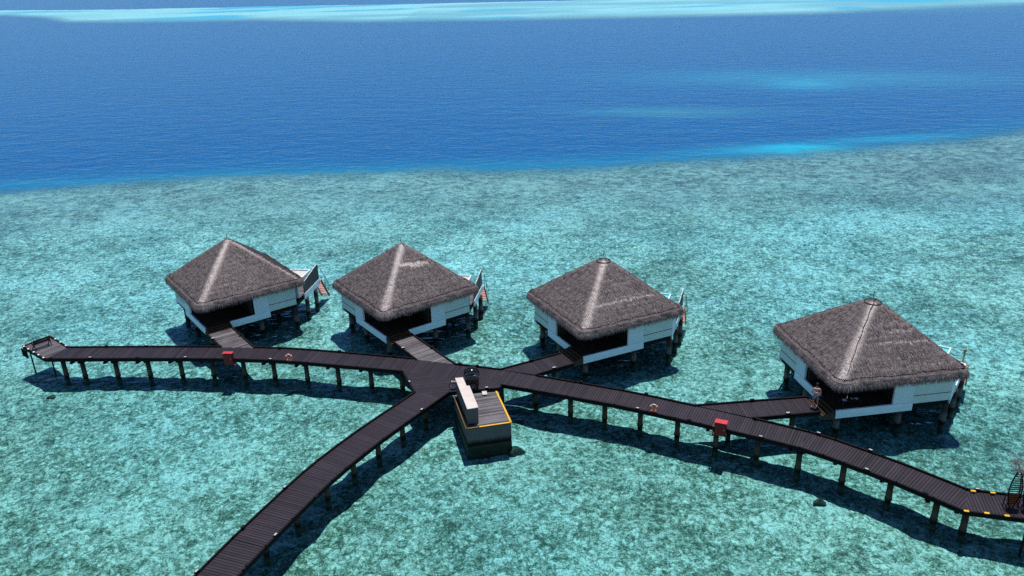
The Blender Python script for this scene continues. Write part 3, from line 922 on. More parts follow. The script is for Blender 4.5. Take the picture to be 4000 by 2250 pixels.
    for i in range(NS):
        s = 4 * i / NS
        p, nv = rp(s, -0.02)
        q = 0.05 * abs(math.sin((s * 6.2 + ph[8]) * math.pi)) + 0.03 * math.sin(s * 11 + ph[9])
        pts.append((p.x - nv.x * (q + .02), p.y - nv.y * (q + .02), ZS + 0.065 + q * 0.85))
    mb.path(pts, 0.028, 5, closed=True)
    mb.build('seam_shadow', 'seam_shadow', roof)
    if hipseam:
        mb = MB(); pts = []
        for i in range(24):
            tt = 0.06 + 0.94 * i / 23; h = HS * tt
            sh = 0.24 * tt ** 2 + .10 + 0.03 * math.sin(i * 1.3)
            pts.append((-h + 0.10 + sh, -h + 0.14 * tt, ZA - (ZA - ZS) * tt + 0.10 + 0.05 * math.sin(math.pi * tt)))
        mb.path(pts, 0.022, 5); mb.build('hip_shadow', 'seam_shadow', roof)  # step shadow beside the hip, drawn as a dark tube
    if cap:
        mb = MB(); mb.path([(0.53 * math.cos(a / 20 * 6.283), 0.53 * math.sin(a / 20 * 6.283), ZA - (ZA - ZS) * 0.53 * max(abs(math.cos(a / 20 * 6.283)), abs(math.sin(a / 20 * 6.283))) / HS - 0.22 * math.exp(-(0.53 * max(abs(math.cos(a / 20 * 6.283)), abs(math.sin(a / 20 * 6.283))) / HS / 0.10) ** 2) + 0.075 - 0.09 * max(0, abs(math.sin(a / 10 * 6.283)) - .5)) for a in range(20)], 0.03, 5, closed=True)
        mb.build('cap_shadow', 'seam_shadow', roof)  # step shadow around the apex, drawn as a dark ring
    mb = MB(); mb.tube((0, 0, ZA - .1), (0.01, 0, ZA + 0.34), 0.022, 6); mb.tube((-.05, 0, ZA + .1), (.08, 0.05, ZA + .26), .015, 5)
    mb.build('finial', 'beam', roof)
    return roof

FZ = 1.88
def make_villa(i, loc, yaw, swap, label, **rk):
    v = thing('overwater_villa', label, 'villa', loc, yaw, 'thatched overwater villas')
    sc = lambda p: (p[1], p[0]) if swap else p           # mirror across the front diagonal
    def P(pts): return [sc(p) for p in pts]
    def pr(name, mat, poly, z0, z1, parent=v, **kw):
        mb = MB(); mb.prism(P(poly), z0, z1, **kw); return mb.build(name, mat, parent)
    make_roof(v, 11 + i, **rk)
    # floors
    pr('veranda_floor', 'veranda', [(-4.12, -4.1), (-0.2, -4.1), (-0.2, -0.2), (-4.12, -0.2)], FZ - 0.10, FZ - 0.02)
    pr('floor_slab', 'beam', [(-4.05, -4.05), (3.62, -4.05), (7.4, -0.3), (-0.3, 7.4), (-4.05, 3.62)], 1.42, 1.74)
    # skirts (canonical: steps on the u = -4.2 face beside the front corner)
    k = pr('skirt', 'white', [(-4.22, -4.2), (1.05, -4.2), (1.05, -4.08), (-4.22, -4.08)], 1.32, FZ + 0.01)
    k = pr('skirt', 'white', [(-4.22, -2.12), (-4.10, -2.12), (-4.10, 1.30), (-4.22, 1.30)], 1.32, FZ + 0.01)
    # shingled wall panels
    pr('shingle_panel', 'shingle', [(-0.33, -4.17), (1.02, -4.17), (1.02, -4.03), (-0.33, -4.03)], FZ + 0.012, 3.9)
    pr('shingle_panel', 'shingle', [(-4.19, 0.05 if not swap else -0.0), (-4.05, 0.05), (-4.05, 1.28), (-4.19, 1.28)], FZ + 0.012, 3.9)
    # room walls
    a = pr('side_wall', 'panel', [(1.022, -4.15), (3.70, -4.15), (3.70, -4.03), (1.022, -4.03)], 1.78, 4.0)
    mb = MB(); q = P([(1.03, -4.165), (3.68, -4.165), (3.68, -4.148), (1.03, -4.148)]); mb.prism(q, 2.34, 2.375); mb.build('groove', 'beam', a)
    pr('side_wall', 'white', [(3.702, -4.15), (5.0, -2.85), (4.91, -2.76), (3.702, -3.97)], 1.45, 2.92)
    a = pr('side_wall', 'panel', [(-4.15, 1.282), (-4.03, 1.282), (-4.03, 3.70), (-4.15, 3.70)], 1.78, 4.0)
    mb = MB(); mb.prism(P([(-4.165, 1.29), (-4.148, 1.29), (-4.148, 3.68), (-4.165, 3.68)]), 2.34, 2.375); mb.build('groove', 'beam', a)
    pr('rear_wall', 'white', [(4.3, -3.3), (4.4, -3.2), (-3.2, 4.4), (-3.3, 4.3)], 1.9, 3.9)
    # dark inner walls and glazed doors of the room, seen across the veranda
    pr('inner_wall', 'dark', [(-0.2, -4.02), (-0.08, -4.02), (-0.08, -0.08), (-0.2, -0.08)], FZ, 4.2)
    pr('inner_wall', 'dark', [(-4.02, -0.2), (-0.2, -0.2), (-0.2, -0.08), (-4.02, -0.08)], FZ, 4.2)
    g_ = pr('glass_door', 'glass', [(-0.225, -3.5), (-0.203, -3.5), (-0.203, -0.5), (-0.225, -0.5)], FZ + .05, 3.7)
    mb = MB()
    for yy in (-3.5, -2.5, -1.5, -0.5): mb.prism(P([(-0.25, yy - .04), (-0.203, yy - .04), (-0.203, yy + .04), (-0.25, yy + .04)]), FZ, 3.75)
    mb.build('door_frame', 'veranda', g_)
    g_ = pr('glass_door', 'glass', [(-3.5, -0.225), (-0.5, -0.225), (-0.5, -0.203), (-3.5, -0.203)], FZ + .05, 3.7)
    mb = MB()
    for yy in (-3.5, -2.5, -1.5, -0.5): mb.prism(P([(yy - .04, -0.25), (yy + .04, -0.25), (yy + .04, -0.203), (yy - .04, -0.203)]), FZ, 3.75)
    mb.build('door_frame', 'veranda', g_)
    if i == 3:
        pr('curtain', 'curtain', [(-0.30, -2.9), (-0.26, -2.9), (-0.26, -2.1), (-0.30, -2.1)], FZ + .5, 3.3)
    # ceiling board closing the room below the thatch
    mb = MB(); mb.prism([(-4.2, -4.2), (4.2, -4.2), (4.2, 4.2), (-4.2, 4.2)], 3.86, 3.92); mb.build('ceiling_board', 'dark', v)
    for (x, y) in ((3.9, 3.9),):
        mb = MB(); mb.box((x, y, 2.85), (.14, .14, 2.05)); mb.build('roof_post', 'veranda', v)
    # steps with worn yellow nosings
    st = pr('steps', 'veranda', [(-5.15, -4.18), (-4.24, -4.18), (-4.24, -2.15), (-5.15, -2.15)], DZ - 0.35, DZ - 0.02)
    for k in range(3):
        x0 = -4.95 + k * 0.27
        pr('step', 'veranda', [(x0, -4.16), (-4.235, -4.16), (-4.235, -2.17), (x0, -2.17)], DZ - 0.015 + k * 0.08, DZ + 0.06 + k * 0.08, st)
        pr('nosing', 'dyellow', [(x0 - 0.02, -4.14), (x0 + .035, -4.14), (x0 + .035, -2.19), (x0 - .02, -2.19)], DZ + 0.064 + k * 0.08, DZ + 0.078 + k * 0.08, st)
    # rear terrace
    mbt = MB(); planks(mbt, [(4.45, -3.30), (7.50, -0.30), (-0.30, 7.50), (-3.30, 4.45)], (1, 1), z=1.96, pitch=.15, spread=.6)
    mbt.build('terrace_deck', 'deck_old', v)
    for A_, B_ in (((5.0, -2.85), (7.62, -0.27)), ((7.62, -0.27), (-0.27, 7.62)), ((-0.27, 7.62), (-2.85, 5.0)), ((-2.85, 5.0), (-4.15, 3.70))):
        mb = MB(); mb.beam((*A_, 1.72), (*B_, 1.72), 0.11, 0.54); mb.build('terrace_beam', 'white', v)
    # dark privacy screens, tops stepping up outward
    for A0, B0 in (((5.02, -2.82), (7.58, -0.30)),) if i < 3 else ():
        sc_ = []
        for k in range(3):
            a = Vector(A0).lerp(Vector(B0), k / 3 + .004); b = Vector(A0).lerp(Vector(B0), (k + 1) / 3 - .004)
            mb = MB(); d = (b - a); nn = Vector((-d.y, d.x)).normalized() * 0.03
            top = 3.02 + 0.17 * k
            mb.put([(a.x - nn.x, a.y - nn.y, 2.0), (b.x - nn.x, b.y - nn.y, 2.0), (b.x + nn.x, b.y + nn.y, 2.0), (a.x + nn.x, a.y + nn.y, 2.0),
                    (a.x - nn.x, a.y - nn.y, top), (b.x - nn.x, b.y - nn.y, top + .13), (b.x + nn.x, b.y + nn.y, top + .13), (a.x + nn.x, a.y + nn.y, top)],
                   [(0, 3, 2, 1), (4, 5, 6, 7), (0, 1, 5, 4), (1, 2, 6, 5), (2, 3, 7, 6), (3, 0, 4, 7)])
            o = mb.build('privacy_screen', 'screen', v)
            mb = MB(); mb.beam((a.x, a.y, top + .012), (b.x, b.y, top + .142), 0.065, 0.02); mb.build('top_rail', 'paledeck', o)
    # plunge pool on the outer edge of the terrace
    pc = Vector((5.55, 0.35)); ux = Vector((1, 1)).normalized(); uy = Vector((1, -1)).normalized()
    def pq(a, b): q = pc + ux * a + uy * b; return (q.x, q.y)
    rim = MB()
    for a0, a1, b0, b1 in ((-.1, 1.9, -1.1, -1.0), (-.1, 1.9, 0.7, 0.8), (-.1, 0, -1.0, .7), (1.8, 1.9, -1.0, .7)):
        rim.prism([pq(a0, b0), pq(a0, b1), pq(a1, b1), pq(a1, b0)], 1.5, 2.55)
    pool = rim.build('plunge_pool', 'white', v)
    mb = MB(); mb.prism([pq(0, -1), pq(0, .7), pq(1.8, .7), pq(1.8, -1)], 2.05, 2.42); mb.build('pool_water', 'teal' if i >= 2 else 'paledeck', pool)
    # stair from terrace to the sea
    s0 = Vector((7.42, -0.25)); dr = Vector((1, 1)).normalized(); sd_ = Vector((1, -1)).normalized()
    stw = MB(); L_ = 1.62; H0, H1 = 1.86, -0.35
    for sgn in (-.36, .36):
        a = s0 + sd_ * sgn; b = a + dr * L_
        stw.beam((a.x, a.y, H0), (b.x, b.y, H1), 0.06, 0.20)
    stair = stw.build('sea_stair', 'red_shaded', v)
    for k in range(9):
        u = (k + .6) / 9; c_ = s0 + dr * (L_ * u); z = H0 + (H1 - H0) * u
        mb = MB(); mb.box((c_.x, c_.y, z + .03), (.24, .64, .04), math.pi / 4); mb.build('tread', 'tread', stair)
    rl = MB()
    a = s0 + sd_ * .42; b = a + dr * 1.75
    rl.path([(a.x, a.y, 1.9), (a.x, a.y, 3.0), (b.x, b.y, 0.75)], 0.024, 6)
    for u in (.42, .8):
        q = a + dr * 1.75 * u; rl.tube((q.x, q.y, 3.0 - 2.25 * u), (q.x, q.y, 3.0 - 2.25 * u - .95), .02, 6)
    if i < 3: rl.build('handrail', 'steel', v)
    # piles
    for (x, y) in ((-3.6, 3.4), (-3.6, 0.6), (-3.6, -3.45), (0.62, -3.6), (3.62, -3.95), (5.3, -2.55), (6.7, -1.3), (-2.55, 5.3), (-1.3, 6.7),
                   (0.6, 0.6), (3.0, -1.2), (-1.2, 3.0), (5.3, 1.2), (1.2, 5.3)):
        pile(x, y, 1.5, 0.19, v, 'vpile')
    return v

VILLAS = []
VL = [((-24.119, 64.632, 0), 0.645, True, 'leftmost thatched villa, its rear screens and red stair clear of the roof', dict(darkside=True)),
      ((-9.015, 62.10, 0), 0.625, True, 'thatched villa with a white mended patch high on its roof', dict(patch=[(-1.15, 1.32, .365, .43, .022, 1.7), (-0.35, 0.75, .405, .45, .026, 1.3), (-1.5, 1.2, .30, .33, .008, .5)])),
      ((7.107, 57.544, 0), 0.441, False, 'thatched villa right of the junction with a pale streak across its lower roof', dict(cap=True, patch=[(-2.7, 0.6, .708, .712, .016, .85), (0.4, 2.5, .70, .722, .013, .9), (-1.2, 1.9, .66, .665, .008, .6)])),
      ((23.896, 48.334, 0), 0.144, False, 'rightmost, nearest thatched villa with a dark shadow line down its hip', dict(cap=True, hipseam=True, patch=[(0, 1.7, .474, .478, .008, .8), (-1, 2.4, .60, .62, .009, .8), (.2, 3.6, .89, .9, .007, .6), (-.3, 1.2, .36, .355, .008, .5)]))]
for i, (l, y, s, lab, kw) in enumerate(VL):
    VILLAS.append(make_villa(i, l, y, s, lab, **kw))

def vw(i, u, wv, z):
    """a point given in a villa's own plan -> world"""
    l, yw = VL[i][0], VL[i][1]
    return Vector((l[0] + u * math.cos(yw) - wv * math.sin(yw), l[1] + u * math.sin(yw) + wv * math.cos(yw), z))

# ------------------------------------------------------------------ pump station beside the junction
ps = thing('pump_station', 'grey concrete plant block with yellow edged timber top beside the junction', 'plant building', (-2.1, 45.7, 0))
o0 = Vector((-2.1, 45.7))
T = [Vector(p) - o0 for p in ((-1.28, 47.9), (-0.30, 43.86), (-3.10, 43.25), (-4.14, 47.42))]
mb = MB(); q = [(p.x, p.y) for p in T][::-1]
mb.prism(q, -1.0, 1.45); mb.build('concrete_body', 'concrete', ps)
qq = [(p.x * 1.012, p.y * 1.008) for p in T][::-1]
mb = MB(); mb.prism(qq, -1.05, 0.16); mb.build('algae_band', 'algae', ps)
mb = MB(); planks(mb, [(p.x * .97, p.y * .985) for p in T][::-1], (T[1].x - T[0].x, T[1].y - T[0].y), z=1.52, pitch=0.125, gap=.016, th=.05, spread=.7)
mb.build('timber_top', 'deck_old', ps)
for a, b, m in ((T[0], T[1], 'yellow'), (T[1], T[2].lerp(T[1], .27), 'yellow'), (T[2].lerp(T[1], .27), T[2], 'dyellow'), (T[2], T[3], 'dyellow')):
    mb = MB(); d = (b - a).normalized() * .03
    mb.beam((a.x - d.x, a.y - d.y, 1.545), (b.x + d.x, b.y + d.y, 1.545), 0.11, 0.03); mb.build('edge_strip', m, ps)
mb = MB(); mb.beam((T[2].x + .28, T[2].y + .38, 1.55), (T[3].x + .25, T[3].y - .3, 1.55), .4, .03); mb.build('gutter', 'under', ps)
mb = MB(); mb.box((0.03, 1.9, 1.60), (.32, .5, .05), .12); mb.build('access_cover', 'paledeck', ps)
# tall narrow cabinet with beige cap, standing on it
cb = thing('service_cabinet', 'tall narrow grey cabinet with beige flat cap standing on the plant block', 'cabinet', (-3.2, 45.9, 1.5))
o1 = Vector((-3.2, 45.9))
cp = [Vector(p) - o1 for p in ((-4.03, 47.75), (-3.50, 47.82), (-3.19, 46.62), (-3.01, 46.66), (-2.33, 43.82), (-3.03, 43.64))]
c0 = Vector((sum(p.x for p in cp) / 6, sum(p.y for p in cp) / 6))
mb = MB(); mb.prism([tuple(c0 + (p - c0) * .96) for p in cp][::-1], 0.03, 1.19); mb.build('cabinet_body', 'concrete', cb)
mb = MB(); mb.prism([tuple(p) for p in cp][::-1], 1.19, 1.235); mb.build('cabinet_cap', 'cap', cb)
mb = MB()
for s_ in (.25, .5, .75):
    p = cp[5].lerp(cp[0], s_) * 1.0; mb.box((p.x + .03, p.y, 0.62), (.03, .03, 1.1), .25)
mb.build('door_joint', 'under', cb)

# ------------------------------------------------------------------ cargo tricycle
def wheel(parent, c, ax, r):
    mb = MB(); c = Vector(c); ax = Vector(ax).normalized(); q = Vector((0, 0, 1)); p = ax.cross(q).normalized()
    mb.path([c + q * math.cos(a) * r + p * math.sin(a) * r for a in [k / 24 * 6.2832 for k in range(24)]], 0.024, 6, closed=True)
    o = mb.build('wheel', 'rubber', parent, smooth=True)
    mb = MB()
    for k in range(10):
        a = k / 10 * 6.2832; mb.tube(c, c + q * math.cos(a) * r + p * math.sin(a) * r, .007, 4)
    mb.tube(c - ax * .05, c + ax * .05, .03, 8)
    mb.path([c + q * math.cos(a) * r * .9 + p * math.sin(a) * r * .9 for a in [k / 20 * 6.2832 for k in range(20)]], 0.010, 5, closed=True)
    mb.build('spokes', 'grey', o)
tk = thing('cargo_tricycle', 'black cargo tricycle with glossy hooded box parked behind the beige capped cabinet', 'tricycle', (-3.05, 48.38, DZ), 0.10)
tk.scale = (1.12, 1.12, 1.12)
mb = MB(); mb.prism([(-.30, -.36), (.52, -.36), (.52, .40), (-.30, .40)], .22, .72); mb.build('cargo_box', 'black', tk, bevel=.04)
mb = MB()                                               # lid, a low curved shell sloping to the near side
nu, nv_ = 10, 8; vs = []
for a in range(nu + 1):
    for b in range(nv_ + 1):
        u = a / nu * 2 - 1; v_ = b / nv_
        x = .11 + .43 * u; y = -.40 + .34 * v_; z = .72 + .22 * math.sin(v_ * math.pi / 2) * (1 - .35 * u * u)
        vs.append((x, y, z))
fs = [(a * (nv_ + 1) + b, (a + 1) * (nv_ + 1) + b, (a + 1) * (nv_ + 1) + b + 1, a * (nv_ + 1) + b + 1) for a in range(nu) for b in range(nv_)]
mb.put(vs, fs); mb.build('box_lid', 'black', tk, smooth=True)
mb = MB(); vs = []; nu, nv_ = 14, 8                      # folding canopy: quarter dome
for a in range(nu + 1):
    for b in range(nv_ + 1):
        th = math.pi * a / nu; ph_ = math.pi / 2 * b / nv_
        rx, rz_, ry = .46, .46, .55
        vs.append((.11 - rx * math.cos(th), -.02 + .40 - (ry * math.sin(ph_)) * (.35 + .65 * math.sin(th)), .80 + rz_ * math.sin(th) * math.cos(ph_ * .8) ** .6))
fs = [(a * (nv_ + 1) + b, (a + 1) * (nv_ + 1) + b, (a + 1) * (nv_ + 1) + b + 1, a * (nv_ + 1) + b + 1) for a in range(nu) for b in range(nv_)]
mb.put(vs, fs); cn = mb.build('canopy', 'black', tk, smooth=True)
mb = MB()
for k, (sc_, dy) in enumerate(((1.03, -.05), (1.04, .16), (1.0, .36))):
    mb.path([(.11 - .46 * sc_ * math.cos(math.pi * a / 14), dy, .78 + .47 * sc_ * math.sin(math.pi * a / 14)) for a in range(15)], .018, 5)
mb.build('canopy_rib', 'rubber', cn)
mb = MB(); mb.path([(-.3, 0, .3), (-.85, 0, .42), (-1.0, -.02, .85)], .022, 6); mb.path([(-.95, 0, .62), (-1.08, -.1, .23)], .018, 6)
mb.path([(-.3, 0, .7), (-.62, 0, .72)], .018, 6); mb.path([(-.62, 0, .72), (-.6, 0, .3)], .016, 6); mb.build('frame', 'rubber', tk)
mb = MB(); mb.path([(-1.0, -.28, .88), (-1.03, 0, .86), (-1.0, .28, .88)], .018, 6); mb.build('handlebar', 'rubber', tk)
mb = MB(); mb.box((-1.0, -.05, .50), (.30, .16, .05)); mb.build('mudguard', 'grey', tk, bevel=.01)
mb = MB(); mb.box((-.62, 0, .76), (.24, .16, .06)); mb.build('saddle', 'rubber', tk, bevel=.02)
wheel(tk, (-1.08, -.12, .23), (0.1, 1, 0), .22); wheel(tk, (.12, -.43, .22), (0, 1, 0), .22); wheel(tk, (.12, .46, .22), (0, 1, 0), .22)

# ------------------------------------------------------------------ fire cabinets, life rings
def fire_cabinet(x, y, rz, side, label, d=.30):
    t_ = thing('hose_cabinet', label, 'fire cabinet', (x, y, 1.35), rz, 'red fire hose cabinets')
    mb = MB(); mb.box((0, 0, .47), (.70, d, .90)); body = mb.build('cabinet_body', 'red_shaded', t_, bevel=.015)  # shade of the front painted in with the darker red
    mb = MB(); mb.box((0, 0, .945), (.76, d + .06, .05)); mb.build('cabinet_top', 'red', t_, bevel=.01)
    mb = MB(); mb.box((0, -d / 2 - .008, .47), (.60, .015, .78)); dd = mb.build('cabinet_door', 'red_shaded', t_)
    mb = MB(); mb.box((.22, -d / 2 - .025, .5), (.03, .025, .12)); mb.build('handle', 'grey', dd)
    for s_ in (-.28, .28):
        mb = MB(); mb.box((s_, 0, -.02), (.06, .06, .12)); mb.build('bracket', 'red_shaded', t_)
    mb = MB(); sx = side * .46
    mb.tube((sx, 0, -.18), (sx, 0, .5), .035, 8); mb.tube((sx, 0, .5), (sx - side * .12, 0, .5), .03, 8); mb.lathe([(.06, 0), (.075, .02), (.075, .05), (.03, .06)], 10, (sx, -.05, .55))
    mb.build('hydrant_pipe', 'red_shaded', t_)
    mb = MB(); mb.lathe([(.06, 0), (.065, .03), (.065, .1), (.02, .12)], 10, (sx - side * .02, -.08, -.08)); mb.build('valve', 'red', t_)
fire_cabinet(-21.33, 53.44, -.06, 1, 'red hose cabinet on the boardwalk edge left of the left life ring')
fire_cabinet(12.62, 42.05, -.42, -1, 'red hose cabinet on the boardwalk edge to the right of the right life ring', .40)

def life_ring(x, y, rz, label):
    t_ = thing('life_ring', label, 'life ring', (x, y, DZ), rz, 'orange life rings on posts')
    mb = MB(); mb.tube((0, 0.06, -.25), (0, 0.06, .72), .03, 8); mb.box((0, .03, .68), (.3, .06, .05)); mb.build('post', 'veranda', t_)
    mb = MB(); r_ = .235
    mb.path([(r_ * math.cos(k / 32 * 6.2832), -.03, .40 + r_ * math.sin(k / 32 * 6.2832)) for k in range(32)], .062, 10, closed=True)
    mb.build('ring', 'orange', t_, smooth=True)
    mb = MB()
    for a in (.78, 2.36, 3.93, 5.5):
        c_ = Vector((r_ * math.cos(a), -.03, .40 + r_ * math.sin(a))); tg = Vector((-math.sin(a), 0, math.cos(a))) * .03
        mb.tube(c_ - tg, c_ + tg, .066, 10)
    mb.path([(-.2, -.1, .62), (0, -.1, .48), (.12, -.1, .36), (.27, -.08, .38)], .014, 5)
    mb.path([(-.1, -.06, .66), (0, -.08, .72), (.12, -.06, .67)], .035, 6)
    mb.build('rope', 'rope', t_)
life_ring(-16.65, 52.86, -.05, 'orange life ring with white rope, on the left arm')
life_ring(8.87, 44.28, -.3, 'orange life ring with white straps, on the right arm')

# ------------------------------------------------------------------ bench
bn_ = thing('bench', 'black slatted bench facing the sea on the platform at the far left end', 'bench', (-36.93, 56.55, DZ), math.atan2(0.62, 0.60) + .12)
BL_ = 1.18
for s_ in (-1, 1):
    mb = MB(); x = s_ * BL_ / 2
    mb.beam((x, -.02, .42), (x, -.20, 0.0), .05, .05); mb.beam((x, .02, .42), (x, .42, 0.0), .05, .05)
    mb.beam((x, -.06, .40), (x, .36, .40), .05, .05); mb.beam((x, -.04, .40), (x, -.14, .84), .05, .05); mb.beam((x, -.08, .62), (x, .34, .62), .045, .04)
    mb.beam((x, .33, .62), (x, .33, .4), .04, .04)
    mb.build('leg', 'beam', bn_)
mb = MB()
for k in range(4): mb.box((0, .02 + k * .10, .43), (BL_ + .04, .08, .03))
mb.build('seat', 'beam', bn_)
mb = MB()
for k in range(4): mb.box((0, -.07 - k * .022, .52 + k * .095), (BL_ + .04, .03, .06))
mb.build('backrest', 'beam', bn_)

# ------------------------------------------------------------------ person on the rightmost villa's steps
def skinned(name, mat, verts, edges, radii, parent, sub=1, root=0):
    me = bpy.data.meshes.new(name); me.from_pydata(verts, edges, []); me.materials.append(MT[mat])
    o = bpy.data.objects.new(name, me); C.objects.link(o); o.parent = parent
    m = o.modifiers.new('skin', 'SKIN'); m.use_smooth_shade = True
    for i, r in enumerate(radii):
        rr = r if isinstance(r, tuple) else (r, r)
        me.skin_vertices[0].data[i].radius = rr
    me.skin_vertices[0].data[root].use_root = True
    s_ = o.modifiers.new('sub', 'SUBSURF'); s_.levels = sub; s_.render_levels = sub
    return o
pe = thing('person', 'person in dark patterned shorts, bare backed, bending forward on the villa steps', 'person', (19.27, 44.42, DZ + .02), rad(-20))
V_ = [(0, 0, .86), (0, .01, 1.0), (0.0, .03, 1.18), (0.0, .08, 1.34), (0, .12, 1.42), (0, .17, 1.50), (0, .19, 1.60),  # pelvis..head
      (-.10, 0, .80), (-.12, .05, .45), (-.13, -.03, .07), (-.13, .12, .03),
      (.10, 0, .80), (.13, .10, .47), (.15, .05, .12), (.15, .20, .08),
      (-.19, .08, 1.33), (-.26, .05, 1.06), (-.16, .22, .92), (-.14, .27, .86),
      (.19, .08, 1.33), (.27, .06, 1.06), (.18, .24, .95), (.16, .29, .89)]
E_ = [(0, 1), (1, 2), (2, 3), (3, 4), (4, 5), (5, 6), (0, 7), (7, 8), (8, 9), (9, 10), (0, 11), (11, 12), (12, 13), (13, 14),
      (3, 15), (15, 16), (16, 17), (17, 18), (3, 19), (19, 20), (20, 21), (21, 22)]
RR = [(.13, .10), (.12, .09), (.145, .10), (.15, .10), .06, (.075, .09), (.07, .085), .085, .055, .035, .028, .085, .055, .035, .028,
      .055, .042, .028, .03, .055, .042, .028, .03]
for hs, base in ((-1, 18), (1, 22)):       # fingers
    bx_, by_, bz_ = V_[base]
    for k in range(4):
        o = len(V_); L = (.055, .065, .06, .045)[k]
        V_.append((bx_ + (k - 1.5) * .016, by_ + .03, bz_ - .02)); V_.append((bx_ + (k - 1.5) * .018, by_ + .04, bz_ - .02 - L))
        E_ += [(base, o), (o, o + 1)]; RR += [.009, .007]
    o = len(V_); V_.append((bx_ - hs * .035, by_ + .01, bz_ - .01)); V_.append((bx_ - hs * .05, by_ + .03, bz_ - .045)); E_ += [(base, o), (o, o + 1)]; RR += [.011, .008]
skinned('body', 'skin', V_, E_, RR, pe, 2)
t = NT('patterned_shorts')
n = t.noise(t.coords(), 24, 2, 0.5)
t.bsdf(t.mix(t.ramp(n, 0.50, 0.56), (0.012, 0.014, 0.04), (0.55, 0.55, 0.62)), .8)
MT['shorts'] = t.m
skinned('shorts', 'shorts', [(0, 0, .87), (0, 0, .98), (-.10, 0, .80), (-.12, .035, .56), (.10, 0, .80), (.12, .07, .57)], [(0, 1), (0, 2), (2, 3), (0, 4), (4, 5)],
        [(.15, .12), (.14, .11), .105, .095, .105, .095], pe, 2)
skinned('hair', 'hair', [(0, .155, 1.60), (0, .17, 1.66), (0, .15, 1.55)], [(0, 1), (0, 2)], [(.082, .09), (.06, .06), (.06, .05)], pe, 2)
mb = MB()
for s_ in (-1, 1):
    mb.lathe([(.009, -.006), (.012, 0), (.009, .006)], 8, (s_ * .03, .275, 1.605))
mb.build('eye', 'hair', pe)
mb = MB(); mb.path([(-.11, -.02, 1.14), (-.03, -.09, 1.15), (.05, -.085, 1.13), (.12, -.02, 1.10)], .022, 6); mb.path([(-.07, .0, 1.37), (.0, -.02, 1.385), (.06, .0, 1.37)], .02, 6)
mb.build('white_towel', 'rope', pe)
mb = MB()
for s_, y_ in ((-1, .05), (1, .13)): mb.box((s_ * .14, y_, .012 + (.05 if s_ > 0 else 0)), (.09, .25, .02), 0)
mb.build('sandal', 'grey', pe)

# ------------------------------------------------------------------ veranda furniture
def rattan_chair(i, u, wv, rz, label):
    p = vw(i, u, wv, FZ - .02); t_ = thing('lounge_chair', label, 'chair', p, VL[i][1] + rz)
    for sx in (-.24, .24):
        for sy in (-.22, .22):
            mb = MB(); mb.tube((sx, sy, 0), (sx, sy, .4), .022, 6); mb.build('leg', 'veranda', t_)
    mb = MB(); mb.box((0, 0, .41), (.56, .52, .06)); mb.build('seat', 'veranda', t_, bevel=.02)
    mb = MB(); mb.box((0, 0, .475), (.50, .46, .07)); mb.build('cushion', 'curtain', t_, bevel=.03)
    mb = MB(); mb.beam((0, .24, .44), (0, .32, .88), .54, .05); mb.build('backrest', 'veranda', t_)
    for sx in (-.27, .27):
        mb = MB(); mb.beam((sx, -.22, .62), (sx, .26, .62), .05, .04); mb.tube((sx, -.2, .4), (sx, -.2, .62), .02, 6); mb.build('armrest', 'veranda', t_)
rattan_chair(1, -1.1, -2.4, 0.5, 'low veranda chair in the shade of the white patched roof')
rattan_chair(2, -1.3, -2.3, 1.2, 'low veranda chair in the shade, villa right of the junction')
rattan_chair(3, -1.0, -2.0, 1.2, 'low veranda chair in the shade of the rightmost villa')
tb = thing('side_table', 'low dark table holding white plates at the rightmost villa edge', 'table', vw(3, -2.9, -3.45, FZ - .02), VL[3][1])
mb = MB(); mb.box((0, 0, .30), (1.3, .5, .04)); mb.build('tabletop', 'dark', tb, bevel=.01)
for sx in (-.58, .58):
    for sy in (-.2, .2):
        mb = MB(); mb.box((sx, sy, .14), (.05, .05, .28)); mb.build('leg', 'dark', tb)
def plate(dx, dy, r, label, tilt=0):
    p = vw(3, -2.9 + dx, -3.45 + dy, FZ + .305); mb = MB()
    mb.lathe([(r * .6, 0), (r, .018), (r * .97, .026), (r * .55, .010), (0.004, .010)], 18)
    o = mb.build('plate', 'plate', None, smooth=True); o.location = p; tag(o, label, 'plate', 'plates on the low table')
plate(-.42, -.05, .15, 'leftmost white plate on the low villa table')
plate(.14, .02, .11, 'middle white plate on the low villa table')
plate(.42, -.03, .14, 'rightmost white plate on the low villa table')
mb = MB(); mb.lathe([(.04, 0), (.05, .02), (.035, .09), (.02, .15), (.02, .2)], 12); o = mb.build('bottle', 'plate', None, smooth=True)
o.location = vw(3, -3.05, -3.35, FZ + .305); tag(o, 'small pale bottle between the plates on the low table', 'bottle')

# amber marker frame on the rightmost villa's outer stair
am = thing('marker_frame', 'amber board on two thin posts behind the rightmost villa roof', 'sign', vw(3, 7.75, .15, 1.9), VL[3][1] + .3)
mb = MB(); mb.tube((-.07, 0, 0), (-.03, 0, .8), .022, 6); mb.tube((.07, 0, -.2), (.05, 0, 1.15), .022, 6); mb.build('post', 'dyellow', am)
mb = MB(); mb.box((0, 0, .84), (.28, .05, .26)); mb.build('board', 'amber', am, bevel=.01)
mb = MB(); mb.prism([(-.75, .1), (0, -.3), (.1, .15)], -.02, .03); mb.build('mat', 'slat', am)

